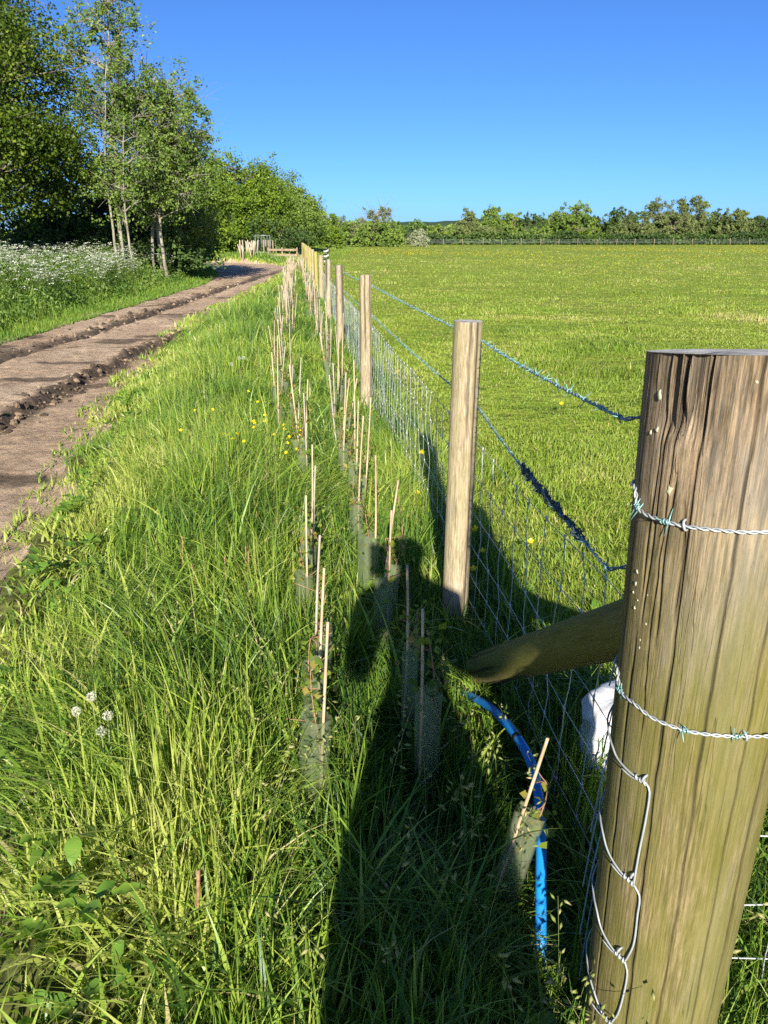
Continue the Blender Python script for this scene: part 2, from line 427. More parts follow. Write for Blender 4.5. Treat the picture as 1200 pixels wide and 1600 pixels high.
def mud_mat():
    m, nt, out = newmat('track_mud')
    a = noise(nt, 1.1, 5, 0.6, mapscale=(1, 0.4, 1)); b = noise(nt, 13, 9, 0.78); f = noise(nt, 90, 4, 0.7)
    c = ramp(nt, a, [(0.3, (0.42, 0.290, 0.185)), (0.5, (0.56, 0.405, 0.268)), (0.72, (0.68, 0.52, 0.36))])
    c = mix(nt, 0.65, c, ramp(nt, b, [(0.36, (0.34, 0.31, 0.29)), (0.50, (0.95, 0.95, 0.95)), (0.7, (1.2, 1.19, 1.17))]), 'MULTIPLY')
    c = mix(nt, attr(nt, 'wet'), c, ramp(nt, b, [(0.35, (0.030, 0.023, 0.018)), (0.7, (0.115, 0.085, 0.062))]))
    p = N(nt, 'BsdfPrincipled'); nt.links.new(c, p.inputs['Base Color']); p.inputs['Roughness'].default_value = 0.9
    p.inputs['Specular IOR Level'].default_value = 0.2
    nt.links.new(bump(nt, mth(nt, 'ADD', b, mth(nt, 'MULTIPLY', f, 0.35)), 1.0, 0.05), p.inputs['Normal'])
    nt.links.new(p.outputs[0], out.inputs[0]); return m
M['mud'] = mud_mat()

# ------------------------------------------------------------------ terrain
def xr(y): return np.interp(y, [-3, 0, 1.1, 1.38, 1.75, 2.4, 3.1, 3.9, 7.6, 15, 30, 45, 50, 56, 70], [0.2, -.38, -.78, -.98, -1.30, -1.50, -1.62, -1.80, -2.7, -3.6, -4.1, -5.0, -6.6, -13, -26])
def xl(y): return np.interp(y, [-3, 8, 12.4, 28, 36, 44, 50, 56.5, 70], [-6.0, -6.0, -6.05, -6.5, -7.6, -10.5, -15, -22, -40])
def tmask(x, y):
    wob = (fbm(x * 1.3, y * 1.3, 5, 4) - 0.5) * 0.55
    d = np.minimum(x - xl(y) + wob * 0.6, xr(y) - x + wob)
    return sstep(-0.12, 0.16, d)
STEP = lambda y: -3.45 + 0.22 * (vnoise(y * 0.35, y * 0, 9) - 0.5) + 0.10 * (vnoise(y * 2.1, y * 0, 12) - .5)
RUT = lambda y: -5.12 + 0.25 * (vnoise(y * 0.3, y * 0, 29) - 0.5) + 0.10 * (vnoise(y * 1.9, y * 0, 32) - .5)
def terrain(x, y, full=False):
    x = np.asarray(x, float); y = np.asarray(y, float)
    T = tmask(x, y)
    near = np.clip(1 - y / 80, 0, 1)
    g = (fbm(x * 0.6, y * 0.6, 3, 3) - 0.5) * 0.09 * near + (fbm(x * 4, y * 4, 4, 2) - 0.5) * 0.03 * near
    g = g + 0.30 * sstep(-6.2, -9.0, x) * sstep(6, 14, y)
    fade = sstep(44, 36, y)
    s1 = x - STEP(y); s2 = x - RUT(y)
    lump = fbm(x * 7, y * 7, 40, 4, 0.6)
    ridge = np.exp(-((s1 + 0.10) / 0.13) ** 2)
    step = sstep(0.02, -0.07, s1)
    rut = np.exp(-(s2 / 0.14) ** 2)
    cl = np.clip((fbm(x * 9, y * 9, 60, 3) - 0.42) * 3, 0, 1)
    t = -0.11 + 0.09 * step + ridge * (0.005 + 0.035 * cl) - rut * 0.10 + np.exp(-((s2 - 0.24) / 0.1) ** 2) * 0.02 * cl + np.exp(-((s2 + 0.26) / 0.12) ** 2) * 0.03 * cl
    t = t * fade + (1 - fade) * -0.04
    t = t + (fbm(x * 2, y * 1.2, 44, 4) - 0.5) * 0.06 + (lump - 0.5) * 0.045
    z = g * (1 - T) + t * T
    if not full: return z
    wet = np.maximum(np.exp(-((s1 + 0.01) / 0.12) ** 4) * (0.6 + 0.5 * lump), np.exp(-((s2 + 0.03) / 0.20) ** 4) * (0.65 + 0.5 * lump))
    wet = np.maximum(wet, 0.75 * sstep(0.60, 0.72, fbm(x * 1.2, y * 2.5, 71, 4)) )
    wet = np.clip(wet, 0, 1) * (0.35 + 0.65 * fade)
    return z, T, wet

def gridlines(segs):
    out = []
    for a, b, n in segs: out.append(np.linspace(a, b, n, endpoint=False))
    return np.unique(np.concatenate(out + [[segs[-1][1]]]))
xs = gridlines([(-2500, -400, 12), (-400, -60, 24), (-60, -16, 44), (-16, -7, 50), (-7, -0.4, 250), (-0.4, 4, 70), (4, 20, 50), (20, 120, 50), (120, 500, 24), (500, 2500, 12)])
ys = gridlines([(-60, -5, 16), (-5, .2, 24), (.2, 1, 40), (1, 8, 300), (8, 16, 210), (16, 30, 180), (30, 60, 150), (60, 130, 60), (130, 400, 40), (400, 3500, 30)])
X, Y = np.meshgrid(xs, ys)
Z, TM, WET = terrain(X, Y, True)
nx, ny = len(xs), len(ys)
idx = np.arange(nx * ny).reshape(ny, nx)
F = np.stack([idx[:-1, :-1], idx[:-1, 1:], idx[1:, 1:], idx[1:, :-1]], -1).reshape(-1, 4)
V = np.stack([X, Y, Z], -1).reshape(-1, 3)
tm = TM.ravel()
istrack = tm[F].mean(1) > 0.5
SOIL = (sstep(0.9, 0.2, X - (0.61 - 0.111 * Y)) * sstep(-0.9, 0.1, X - xr(Y)) * sstep(40, 12, Y)).ravel() * 0.85
def sub(mask, name, mat, attrs):
    f = F[mask]; used, inv = np.unique(f, return_inverse=True)
    return put(name, V[used], inv.reshape(f.shape), mat, None, True, {k: a[used] for k, a in attrs.items()})
tag(sub(~istrack, 'ground', M['ground'], {'soil': SOIL}), kind='structure')
tag(sub(istrack, 'dirt_track', M['mud'], {'wet': WET.ravel()}), kind='structure')

fenceX = lambda d: 0.608 - 0.111 * d
FU = np.array([-0.1103, 0.9939, 0.0]); FN = np.array([0.9939, 0.1103, 0.0])

# loose clods of mud along the step and the rut
rng = np.random.default_rng(3)
def clod_mesh():
    mb = MB()
    n = 2200
    for i in range(n):
        y = 5.5 + 26 * rng.random() ** 1.7
        if rng.random() < 0.62: x = STEP(y) + rng.normal(0.0, 0.09)
        else: x = RUT(y) + rng.normal(-0.16, 0.13)
        r = (0.005 + 0.032 * rng.random() ** 2.5) * (1 if y < 14 else 1.3)
        th = np.linspace(0, 2 * PI, 6, endpoint=False)
        vs = []
        for ph, rr in ((-0.5, 0.75), (0.1, 1.0), (0.7, 0.6)):
            vs += [[math.cos(t) * rr, math.sin(t) * rr, ph] for t in th]
        vs += [[0, 0, 1.0]]
        vs = np.array(vs) * (1 + rng.normal(0, 0.16, (19, 1))) * r * np.array([rng.uniform(.8, 1.5), rng.uniform(.8, 1.4), rng.uniform(.6, 1.0)])
        vs += np.array([x, y, float(terrain(x, y)) + r * 0.2])
        f = [[a * 6 + k, a * 6 + (k + 1) % 6, (a + 1) * 6 + (k + 1) % 6, (a + 1) * 6 + k] for a in range(2) for k in range(6)]
        mb.add(vs, [np.array(f), np.array([[12 + k, 12 + (k + 1) % 6, 18] for k in range(6)])], rng.random() ** .5)
    return mb
o = clod_mesh().build('mud_clods', M['mud'], smooth=False, attr='wet')
tag(o, 'dark broken clods of mud scattered along the tyre ruts', 'mud', kind='stuff')

# ------------------------------------------------------------------ grass
PATCH_CLEAR = []   # (x, y, r) where long grass stays low (round the sapling guards)
_pp = np.array([[.36, 1.25], [.36, 1.4], [.37, 1.6], [.375, 1.75], [.36, 1.85], [.33, 1.95], [.29, 2.05], [.24, 2.12], [.18, 2.2]])
_gg = np.array([[-.2, 1.68], [-.2, 1.55], [-.19, 1.42], [.1, 1.72], [.1, 1.58], [.1, 1.45], [.30, 1.32], [.29, 1.2], [.27, 1.1], [.03, 2.0], [.03, 2.6], [-.02, 2.9], [-.05, 2.9], [-.1, 3.4]])
def clear(x, y):
    m = np.ones(len(x))
    for P, r0, r1, lo in ((_pp, .05, .13, .35), (_gg, .05, .12, .60)):
        Q = P if P is _gg else np.vstack([P[:-1] * (1 - t) + P[1:] * t for t in (0, .33, .66)])
        d = np.sqrt(((x[:, None] - Q[None, :, 0]) ** 2 + (y[:, None] - Q[None, :, 1]) ** 2).min(1))
        m = np.minimum(m, lo + (1 - lo) * sstep(r0, r1, d))
    return m
def verge_blades(n, ymin, ymax, seed, wmul, power):
    r = np.random.default_rng(seed)
    k = int(n * 2.2)
    u = r.random(k)
    y = (ymin ** (1 - power) + u * (ymax ** (1 - power) - ymin ** (1 - power))) ** (1 / (1 - power))
    lo = xr(y) - 0.35; hi = fenceX(y) + 0.35
    hi = np.where(y < 2.6, hi + 0.9 * sstep(2.6, 1.2, y), hi)
    lo = np.maximum(lo, -0.62 * y - 1.2)
    x = lo + (hi - lo) * r.random(k)
    e = x - xr(y)
    edge = sstep(-0.25, 0.5, e + (fbm(x * 2.2, y * 2.2, 81, 3) - 0.5) * 1.1)
    keep = r.random(k) < (0.09 + 0.91 * edge) * (0.10 + 1.25 * fbm(x * 5, y * 5, 82, 2))
    x, y, e, edge = x[keep][:n], y[keep][:n], e[keep][:n], edge[keep][:n]
    m = len(x)
    z = terrain(x, y) - 0.01
    hi_f = fbm(x * 1.1, y * 1.1, 83, 3)
    fd = fenceX(y) - x
    h = (0.09 + 0.26 * sstep(0.0, 1.0, e)) * (0.45 + 1.05 * hi_f) * r.uniform(0.55, 1.3, m)
    h *= 0.62 + 0.38 * sstep(0.35, 0.95, fd)            # lower in the planted rows
    tall = r.random(m) < 0.06
    h = np.where(tall, h * 1.35, h)
    if ymin < 4: h = h * clear(x, y)
    w = (0.0028 + 0.0062 * r.random(m) ** 1.6) * 1.12 * wmul * np.clip(y / 3.2, 1, 30) ** 0.75
    cx = fbm(x * 0.8, y * 0.8, 84, 2); 
    az = (cx * 9.0) + r.normal(0, 1.6, m)
    bend = np.abs(r.normal(0.32, 0.36, m)) + 0.45 * (fbm(x * 3, y * 3, 85, 2) > 0.56)
    bend = np.where(r.random(m) < 0.09, bend + 0.7, bend)
    face = r.uniform(0, 2 * PI, m)
    v = 0.40 + 1.0 * (fbm(x * 1.7, y * 1.7, 86, 3) - 0.5) + 0.4 * (fbm(x * 6, y * 6, 87, 2) - .5) + r.normal(0, 0.19, m) + 0.25 * sstep(1.3, 0.2, e)
    v = np.clip(np.where(r.random(m) < 0.03, 1.0, np.minimum(v, .93)), 0, 1)
    return x, y, z, h, w, az, bend, face, v, r
Vs, Fs, As, off = [], [], [], 0
for args in ((58000, 0.45, 4.2, 11, 1.22, 0.75), (66000, 4.0, 14, 12, 1.05, 1.25), (46000, 13, 56, 13, 1.25, 1.4)):
    x, y, z, h, w, az, bend, face, v, r = verge_blades(*args)
    a, b, per = blades(x, y, z, h, w, az, bend, face, r, seg=4 if args[1] < 1 else 3)
    Vs.append(a); Fs.append(b + off); off += len(a); As.append(np.repeat(v, per))
o = put('verge_grass', np.vstack(Vs), np.vstack(Fs), M['verge_grass'], None, True, {'var': np.concatenate(As)})
tag(o, 'long lush green grass on the verge between mud track and fence', 'grass', kind='stuff')

def field_blades(n, rmin, rmax, seed, power, hm=1.0, seg=2):
    r = np.random.default_rng(seed)
    k = int(n * 1.6)
    u = r.random(k)
    y = (rmin ** (1 - power) + u * (rmax ** (1 - power) - rmin ** (1 - power))) ** (1 / (1 - power))
    lo = fenceX(y) + 0.02; hi = 0.62 * y + 1.6
    x = lo + (hi - lo) * r.random(k)
    dens = fbm(x * 3.0, y * 3.0, 91, 3)
    keep = r.random(k) < 0.25 + 1.1 * dens
    x, y = x[keep][:n], y[keep][:n]; m = len(x)
    z = terrain(x, y) - 0.005
    tus = fbm(x * 0.9, y * 0.9, 92, 3)
    h = (0.025 + 0.065 * tus + 0.06 * sstep(0.62, 0.75, tus)) * r.uniform(0.5, 1.35, m) * hm
    near = sstep(0.5, 0.0, x - fenceX(y)) + sstep(2.0, 1.2, y) 
    h = h * .78 + 0.13 * np.clip(near, 0, 1) * r.random(m)
    w = r.uniform(0.0026, 0.0052, m) * np.clip(y / 2.6, 1, 60) ** 0.72
    az = fbm(x * 1.2, y * 1.2, 93, 2) * 9 + r.normal(0, 1.3, m)
    bend = np.abs(r.normal(0.55, 0.45, m))
    v = 0.50 + 1.25 * (fbm(x * 0.7, y * 0.7, 94, 4) - 0.5) + 0.5 * (fbm(x * .13, y * .13, 97, 3) - .5) + r.normal(0, 0.17, m)
    v = np.where(r.random(m) < 0.02 + 0.09 * sstep(.5, .68, fbm(x * 1.9, y * 1.9, 98, 3)), 0.98, v)
    a, b, per = blades(x, y, z, h, w, az, bend, r.uniform(0, 2 * PI, m), r, seg)
    return a, b, np.repeat(np.clip(v, 0, 1), per)
Vs, Fs, As, off = [], [], [], 0
for args in ((78000, 0.9, 5.0, 21, 0.6, 1, 3), (110000, 4.8, 16, 22, 1.01), (80000, 15, 60, 23, 1.25), (34000, 55, 175, 24, 1.3, 1.25)):
    a, b, v = field_blades(*args)
    Vs.append(a); Fs.append(b + off); off += len(a); As.append(v)
o = put('pasture_grass', np.vstack(Vs), np.vstack(Fs), M['field_grass'], None, True, {'var': np.concatenate(As)})
tag(o, 'short bright grass covering the pasture behind the wire fence', 'grass', kind='stuff')

def bank_blades(n, seed):
    r = np.random.default_rng(seed)
    y = 9 + 50 * r.random(n) ** 1.5
    x = xl(y) + 0.25 - 9 * r.random(n) ** 1.6
    z = terrain(x, y) - .01
    e = xl(y) - x
    h = (0.10 + 0.30 * sstep(0, 1.5, e)) * r.uniform(0.5, 1.3, n)
    w = r.uniform(0.008, 0.016, n) * np.clip(y / 12, 1, 4)
    v = np.clip(0.55 + 0.7 * (fbm(x, y, 96, 3) - .5) + r.normal(0, .2, n), 0, 1)
    a, b, per = blades(x, y, z, h, w, r.uniform(0, 6.28, n), np.abs(r.normal(.4, .3, n)), r.uniform(0, 6.28, n), r, 2)
    return a, b, np.repeat(v, per)
a, b, v = bank_blades(60000, 31)
o = put('bank_grass', a, b, M['bank_grass'], None, True, {'var': v})
tag(o, 'green grass on the far bank of the mud track under the trees', 'grass', kind='stuff')
# low growth beyond the end of the track, up to the distant trees
def meadow(n, seed):
    r = np.random.default_rng(seed)
    y = 40 + 90 * r.random(n)
    x = np.where(r.random(n) < .5, -3.5 - 30 * r.random(n), fenceX(y) - 6 * r.random(n))
    k = tmask(x, y) < 0.3
    x, y = x[k], y[k]; m = len(x)
    a, b, per = blades(x, y, terrain(x, y) - .01, r.uniform(.08, .22, m), r.uniform(.04, .09, m), r.uniform(0, 6.28, m), np.abs(r.normal(.5, .3, m)), r.uniform(0, 6.28, m), r, 2)
    return a, b, np.repeat(np.clip(.6 + r.normal(0, .2, m), 0, 1), per)
a, b, v = meadow(26000, 33)
o = put('meadow_grass', a, b, M['bank_grass'], None, True, {'var': v})
tag(o, 'bright grass strip round the far end of the mud track', 'grass', kind='stuff')

def arching(n, seed):
    r = np.random.default_rng(seed)
    y = 0.8 + 7.5 * r.random(n) ** 1.6
    x = xr(y) + .35 + (fenceX(y) - xr(y) - .3) * r.random(n)
    k = r.random(n) < .55
    cx_, cy_ = r.uniform(-1.2, .2, 40), r.uniform(1.0, 6, 40); j = r.integers(0, 40, n)
    x = np.where(k, cx_[j] + r.normal(0, .05, n), x); y = np.where(k, cy_[j] + r.normal(0, .05, n), y)
    far_ = clear(x, y) > .95; x, y = x[far_], y[far_]; n = len(x)
    h = r.uniform(.26, .50, n) * (1 - .3 * (y < 1.3)); w = r.uniform(.007, .0125, n)
    v = np.clip(r.normal(.40, .22, n), 0, .95)
    a, b, per = blades(x, y, terrain(x, y) - .01, h, w, r.uniform(0, 6.28, n), r.uniform(.3, 1.25, n), r.uniform(0, 6.28, n), r, 7)
    return a, b, np.repeat(v, per)
a, b, v = arching(1700, 35)
o = put('broad_grass', a, b, M['verge_grass'], None, True, {'var': v})
tag(o, 'broad arching blades of coarse grass standing out of the verge', 'grass', kind='stuff')

# flowering grass stalks with nodding spikelets
def seed_stalks():
    r = np.random.default_rng(41); mb = MB()
    spots = []
    for i in range(42):
        y = r.uniform(0.75, 1.9); x = r.uniform(-0.35, 0.42)
        spots.append((x, y, r.uniform(0.30, 0.52)))
    for i in range(18):
        y = r.uniform(1.6, 9); x = xr(y) + 0.4 + (fenceX(y) - xr(y) - 0.5) * r.random()
        spots.append((x, y, r.uniform(0.32, 0.5)))
    for i in range(10):
        spots.append((r.uniform(.62, .95), r.uniform(.95, 1.4), r.uniform(.4, .6)))
    for x, y, h in spots:
        az = r.uniform(0, 2 * PI); z = float(terrain(x, y)); b = r.uniform(.15, .55)
        t = np.linspace(0, 1, 9)
        P = np.stack([x + math.cos(az) * h * b * t ** 2.5, y + math.sin(az) * h * b * t ** 2.5, z + h * (t - .25 * b * t ** 3)], 1)
        mb.tube(P, np.linspace(.0011, .0005, 9) * max(1, y / 2.0), 3, False, r.uniform(.3, .9))
        ns = r.integers(7, 14)
        for k in range(ns):
            s = .62 + .38 * k / (ns - 1); q = np.array([np.interp(s, t, P[:, j]) for j in range(3)])
            a2 = r.uniform(0, 2 * PI); ln = r.uniform(.014, .026) * (1.15 - .3 * k / ns)
            out = np.array([math.cos(a2) * .5, math.sin(a2) * .5, r.uniform(-.35, .8)])
            out /= np.linalg.norm(out); sd = np.cross(out, [0, 0, 1]); sd /= np.linalg.norm(sd) + 1e-6; up = np.cross(sd, out)
            st = q + out * .008; w = ln * .17
            vv = [st, st + out * ln * .45 + sd * w, st + out * ln * .45 + up * w, st + out * ln * .45 - sd * w, st + out * ln * .45 - up * w, st + out * ln]
            ff = [[0, 1, 2], [0, 2, 3], [0, 3, 4], [0, 4, 1], [5, 2, 1], [5, 3, 2], [5, 4, 3], [5, 1, 4]]
            mb.add(vv, np.array(ff), r.uniform(.2, 1))
    return mb
o = seed_stalks().build('seeding_grass', M['seed_head'])
tag(o, 'tall flowering grass stalks with nodding pale green seed heads', 'grass', kind='stuff')

# ------------------------------------------------------------------ posts
def post_mesh(R0, R1, Hh, seed, na=40, nz=40, ncrack=7, crack_d=0.004, wob=0.03, z0=-0.15, long=False):
    """round post standing on z=0, returns side verts/faces/crack and top verts/faces/crack"""
    r = np.random.default_rng(seed)
    th = np.arange(na) * 2 * PI / na
    zz = np.linspace(z0, Hh, nz)
    TH, ZZ = np.meshgrid(th, zz)
    t = (ZZ - z0) / (Hh - z0)
    R = R0 * (1 - t) + R1 * t
    R = R * (1 + wob * (fbm(np.cos(TH) * 1.2 + 5, np.sin(TH) * 1.2 + ZZ * 0.8, seed, 3) - .5) * 2)
    R = R + (fbm(TH * 9 * R0 / .1, ZZ * 2.2, seed + 3, 4) - .5) * R0 * (0.022 if na < 200 else 0.010)
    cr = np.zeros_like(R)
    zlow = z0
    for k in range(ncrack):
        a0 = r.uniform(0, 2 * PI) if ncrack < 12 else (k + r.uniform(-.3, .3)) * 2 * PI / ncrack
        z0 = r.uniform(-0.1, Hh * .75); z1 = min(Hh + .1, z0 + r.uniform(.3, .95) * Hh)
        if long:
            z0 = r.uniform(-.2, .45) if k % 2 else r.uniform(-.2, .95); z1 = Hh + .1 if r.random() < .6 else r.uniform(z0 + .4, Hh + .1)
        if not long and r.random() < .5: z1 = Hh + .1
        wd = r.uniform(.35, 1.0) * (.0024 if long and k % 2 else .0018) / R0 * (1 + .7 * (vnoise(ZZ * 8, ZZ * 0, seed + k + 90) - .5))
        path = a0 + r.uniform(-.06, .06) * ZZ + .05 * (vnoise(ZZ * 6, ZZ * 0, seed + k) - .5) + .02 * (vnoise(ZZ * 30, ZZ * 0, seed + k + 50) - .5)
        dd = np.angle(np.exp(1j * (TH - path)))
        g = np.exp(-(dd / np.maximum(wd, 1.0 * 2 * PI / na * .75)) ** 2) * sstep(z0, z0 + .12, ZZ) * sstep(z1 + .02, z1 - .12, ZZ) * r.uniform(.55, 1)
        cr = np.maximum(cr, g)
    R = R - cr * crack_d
    Vv = np.stack([R * np.cos(TH), R * np.sin(TH), ZZ], -1).reshape(-1, 3)
    i = np.arange(nz - 1)[:, None] * na; j = np.arange(na)[None, :]; j2 = (j + 1) % na
    Ff = np.stack([i + j, i + j2, i + na + j2, i + na + j], -1).reshape(-1, 4)
    # top
    nr = 12
    rr = np.linspace(1, 0, nr + 1)[:-1]
    TT, RR = np.meshgrid(th, rr)
    Rt = R[-1][None, :] * RR
    zt = Hh + (fbm(np.cos(TT) * RR * 3 + 9, np.sin(TT) * RR * 3, seed + 8, 3) - .5) * R0 * .05 * (1 - RR ** 6) - 0.02 * R0 * RR ** 8
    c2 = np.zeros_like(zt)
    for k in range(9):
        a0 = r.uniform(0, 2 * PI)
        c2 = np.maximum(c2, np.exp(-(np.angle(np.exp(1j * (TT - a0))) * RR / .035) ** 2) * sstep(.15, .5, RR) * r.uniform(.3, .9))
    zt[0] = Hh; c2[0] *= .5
    Vt = np.vstack([np.stack([Rt * np.cos(TT), Rt * np.sin(TT), zt], -1).reshape(-1, 3), [[0, 0, Hh]]])
    i = np.arange(nr - 1)[:, None] * na
    Ft = np.stack([i + j, i + j2, i + na + j2, i + na + j], -1).reshape(-1, 4)
    jj = np.arange(na)
    Fc = np.stack([(nr - 1) * na + jj, (nr - 1) * na + (jj + 1) % na, jj * 0 + nr * na], 1)
    return Vv, Ff, cr.ravel(), Vt, [Ft, Fc], np.concatenate([c2.ravel(), [0]])

def make_post(parent, name, loc, R, Hh, mat, seed, na=36, nz=36, rot=None, crack=.003, nc=6):
    Vv, Ff, c, Vt, Ft, c2 = post_mesh(R, R * .97, Hh, seed, na, nz, nc, crack)
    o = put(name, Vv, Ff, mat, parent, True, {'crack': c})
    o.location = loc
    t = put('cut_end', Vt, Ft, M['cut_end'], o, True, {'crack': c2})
    if rot is not None: o.rotation_euler = rot
    return o

# corner strainer post ---------------------------------------------------
CP = np.array([0.475, 1.000, 0.0]); CR = 0.1190; CH = 1.362
def RZ(z): return 0.1062 + 0.0172 * z
corner = empty('corner_post', CP, 'thick round weathered wooden corner post with cracks and wires stapled to it', 'post')
Vv, Ff, c, Vt, Ft, c2 = post_mesh(RZ(-.15), RZ(CH), CH, 77, 560, 320, 17, .0055, .010, -.15, True)
# a dark broken-out patch with ragged fibres by the top left edge
th = np.arctan2(Vv[:, 1], Vv[:, 0]); zz = Vv[:, 2]
dth = np.angle(np.exp(1j * (th - math.radians(212))))
chip = np.exp(-(dth / .30) ** 2) * sstep(CH - .10, CH - .055, zz + .03 * vnoise(th * 40, zz * 5, 3)) * sstep(.30, .55, vnoise(th * 55, zz * 9, 6) + .25)
deep = np.exp(-((th - (-PI + .56)) / .22) ** 2)
rad = np.hypot(Vv[:, 0], Vv[:, 1])
k = 1 - (chip * .009) / rad
Vv[:, 0] *= k; Vv[:, 1] *= k
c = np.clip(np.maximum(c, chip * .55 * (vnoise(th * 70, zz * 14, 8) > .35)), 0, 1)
# long split grooves on the left flank
for a0, z0, z1 in ((203, .98, 1.30), (214, .96, 1.24), (222, 1.0, 1.2), (196, 1.02, 1.33)):
    path = math.radians(a0) + .10 * (vnoise(zz * 9, zz * 0, a0) - .5) + .1 * (zz - 1.1)
    g = np.exp(-(np.angle(np.exp(1j * (th - path))) / .013) ** 2) * sstep(z0, z0 + .06, zz) * sstep(z1, z1 - .06, zz)
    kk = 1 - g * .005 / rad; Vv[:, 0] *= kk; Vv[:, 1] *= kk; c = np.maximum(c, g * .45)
# the saw cut slopes: higher at the front than at the back
tilt = lambda V: V[:, 2] - V[:, 1] * 0.105 * sstep(CH - .06, CH, V[:, 2])
Vv[:, 2] = tilt(Vv); Vt[:, 2] = tilt(Vt)
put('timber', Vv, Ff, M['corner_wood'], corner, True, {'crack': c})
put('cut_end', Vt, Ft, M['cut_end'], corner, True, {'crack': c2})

def surf(px, py, off=0.002):
    """front of the corner post seen along this line, as a point in the post's own space"""
    d = ray(px, py); o = C0 - CP; z = .8
    for _ in range(5):
        R = RZ(z) * 1.004 + off
        A = d[0] ** 2 + d[1] ** 2; B = o[0] * d[0] + o[1] * d[1]; Cc = o[0] ** 2 + o[1] ** 2 - R * R
        disc = B * B - A * Cc
        t = (-B - math.sqrt(max(disc, 0))) / A
        p = o + d * t; z = p[2]
    return p
def helix(P, r, pitch, phase):
    P = np.asarray(P, float)
    seg = np.linalg.norm(np.diff(P, axis=0), axis=1); s = np.concatenate([[0], np.cumsum(seg)])
    n = max(12, int(s[-1] / pitch * 9)); n = min(n, 2600)
    q = np.linspace(0, s[-1], n)
    Q = np.stack([np.interp(q, s, P[:, k]) for k in range(3)], 1)
    T = np.gradient(Q, axis=0); T /= np.linalg.norm(T, axis=1, keepdims=True) + 1e-9
    U = np.cross(T, [0, 0, 1.0]); U /= np.linalg.norm(U, axis=1, keepdims=True) + 1e-9
    W = np.cross(T, U); a = 2 * PI * q / pitch + phase
    return Q + r * (np.cos(a)[:, None] * U + np.sin(a)[:, None] * W), Q, T
def barb(mb, p, T, r, size=.016, wr=.0035):
    T = T / np.linalg.norm(T)
    u = np.cross(T, [0, 0, 1.0]); u /= np.linalg.norm(u) + 1e-9; w = np.cross(T, u)
    a = np.linspace(0, 5 * PI, 16)
    mb.tube(p + T * np.linspace(-.006, .006, 16)[:, None] + (wr) * (np.cos(a)[:, None] * u + np.sin(a)[:, None] * w), .0011, 5, a=.5)
    for s in (-1, 1):
        ang = r.uniform(0, PI)
        dd = u * math.cos(ang) + w * math.sin(ang) + T * r.uniform(-.5, .5)
        dd /= np.linalg.norm(dd); q = p + T * s * .0045
        mb.tube([q - dd * size, q, q + dd * size], [.0005, .0011, .0005], 5)
def staple(mb, p, n, tilt=0.3, s=1.0):
    """a U nail over a wire at p, n = outward normal"""
    n = np.asarray(n) / np.linalg.norm(n); side = np.cross(n, [0, 0, 1.0]); side /= np.linalg.norm(side)
    up = np.array([0, 0, 1.0]) * math.cos(tilt) + side * math.sin(tilt)
    a = np.linspace(0, PI, 8)
    arc = [p + up * (.0065 * s * math.cos(t)) + n * (.004 * s * math.sin(t) - .001) for t in a]
    mb.tube([arc[0] - n * .012] + arc + [arc[-1] - n * .012], .0018 * s, 6)

rr = np.random.default_rng(8)
def smooth_path(P, n=40):
    P = np.asarray(P, float)
    s = np.concatenate([[0], np.cumsum(np.linalg.norm(np.diff(P, axis=0), axis=1))])
    q = np.linspace(0, s[-1], n)
    m = np.zeros_like(P)
    m[1:-1] = (P[2:] - P[:-2]) / (s[2:] - s[:-2])[:, None]; m[0] = (P[1] - P[0]) / (s[1] - s[0]); m[-1] = (P[-1] - P[-2]) / (s[-1] - s[-2])
    i = np.clip(np.searchsorted(s, q, side='right') - 1, 0, len(s) - 2)
    h = (s[i + 1] - s[i])[:, None]; t = ((q - s[i]) / (s[i + 1] - s[i]))[:, None]
    return (2 * t ** 3 - 3 * t ** 2 + 1) * P[i] + (t ** 3 - 2 * t ** 2 + t) * h * m[i] + (-2 * t ** 3 + 3 * t ** 2) * P[i + 1] + (t ** 3 - t ** 2) * h * m[i + 1]

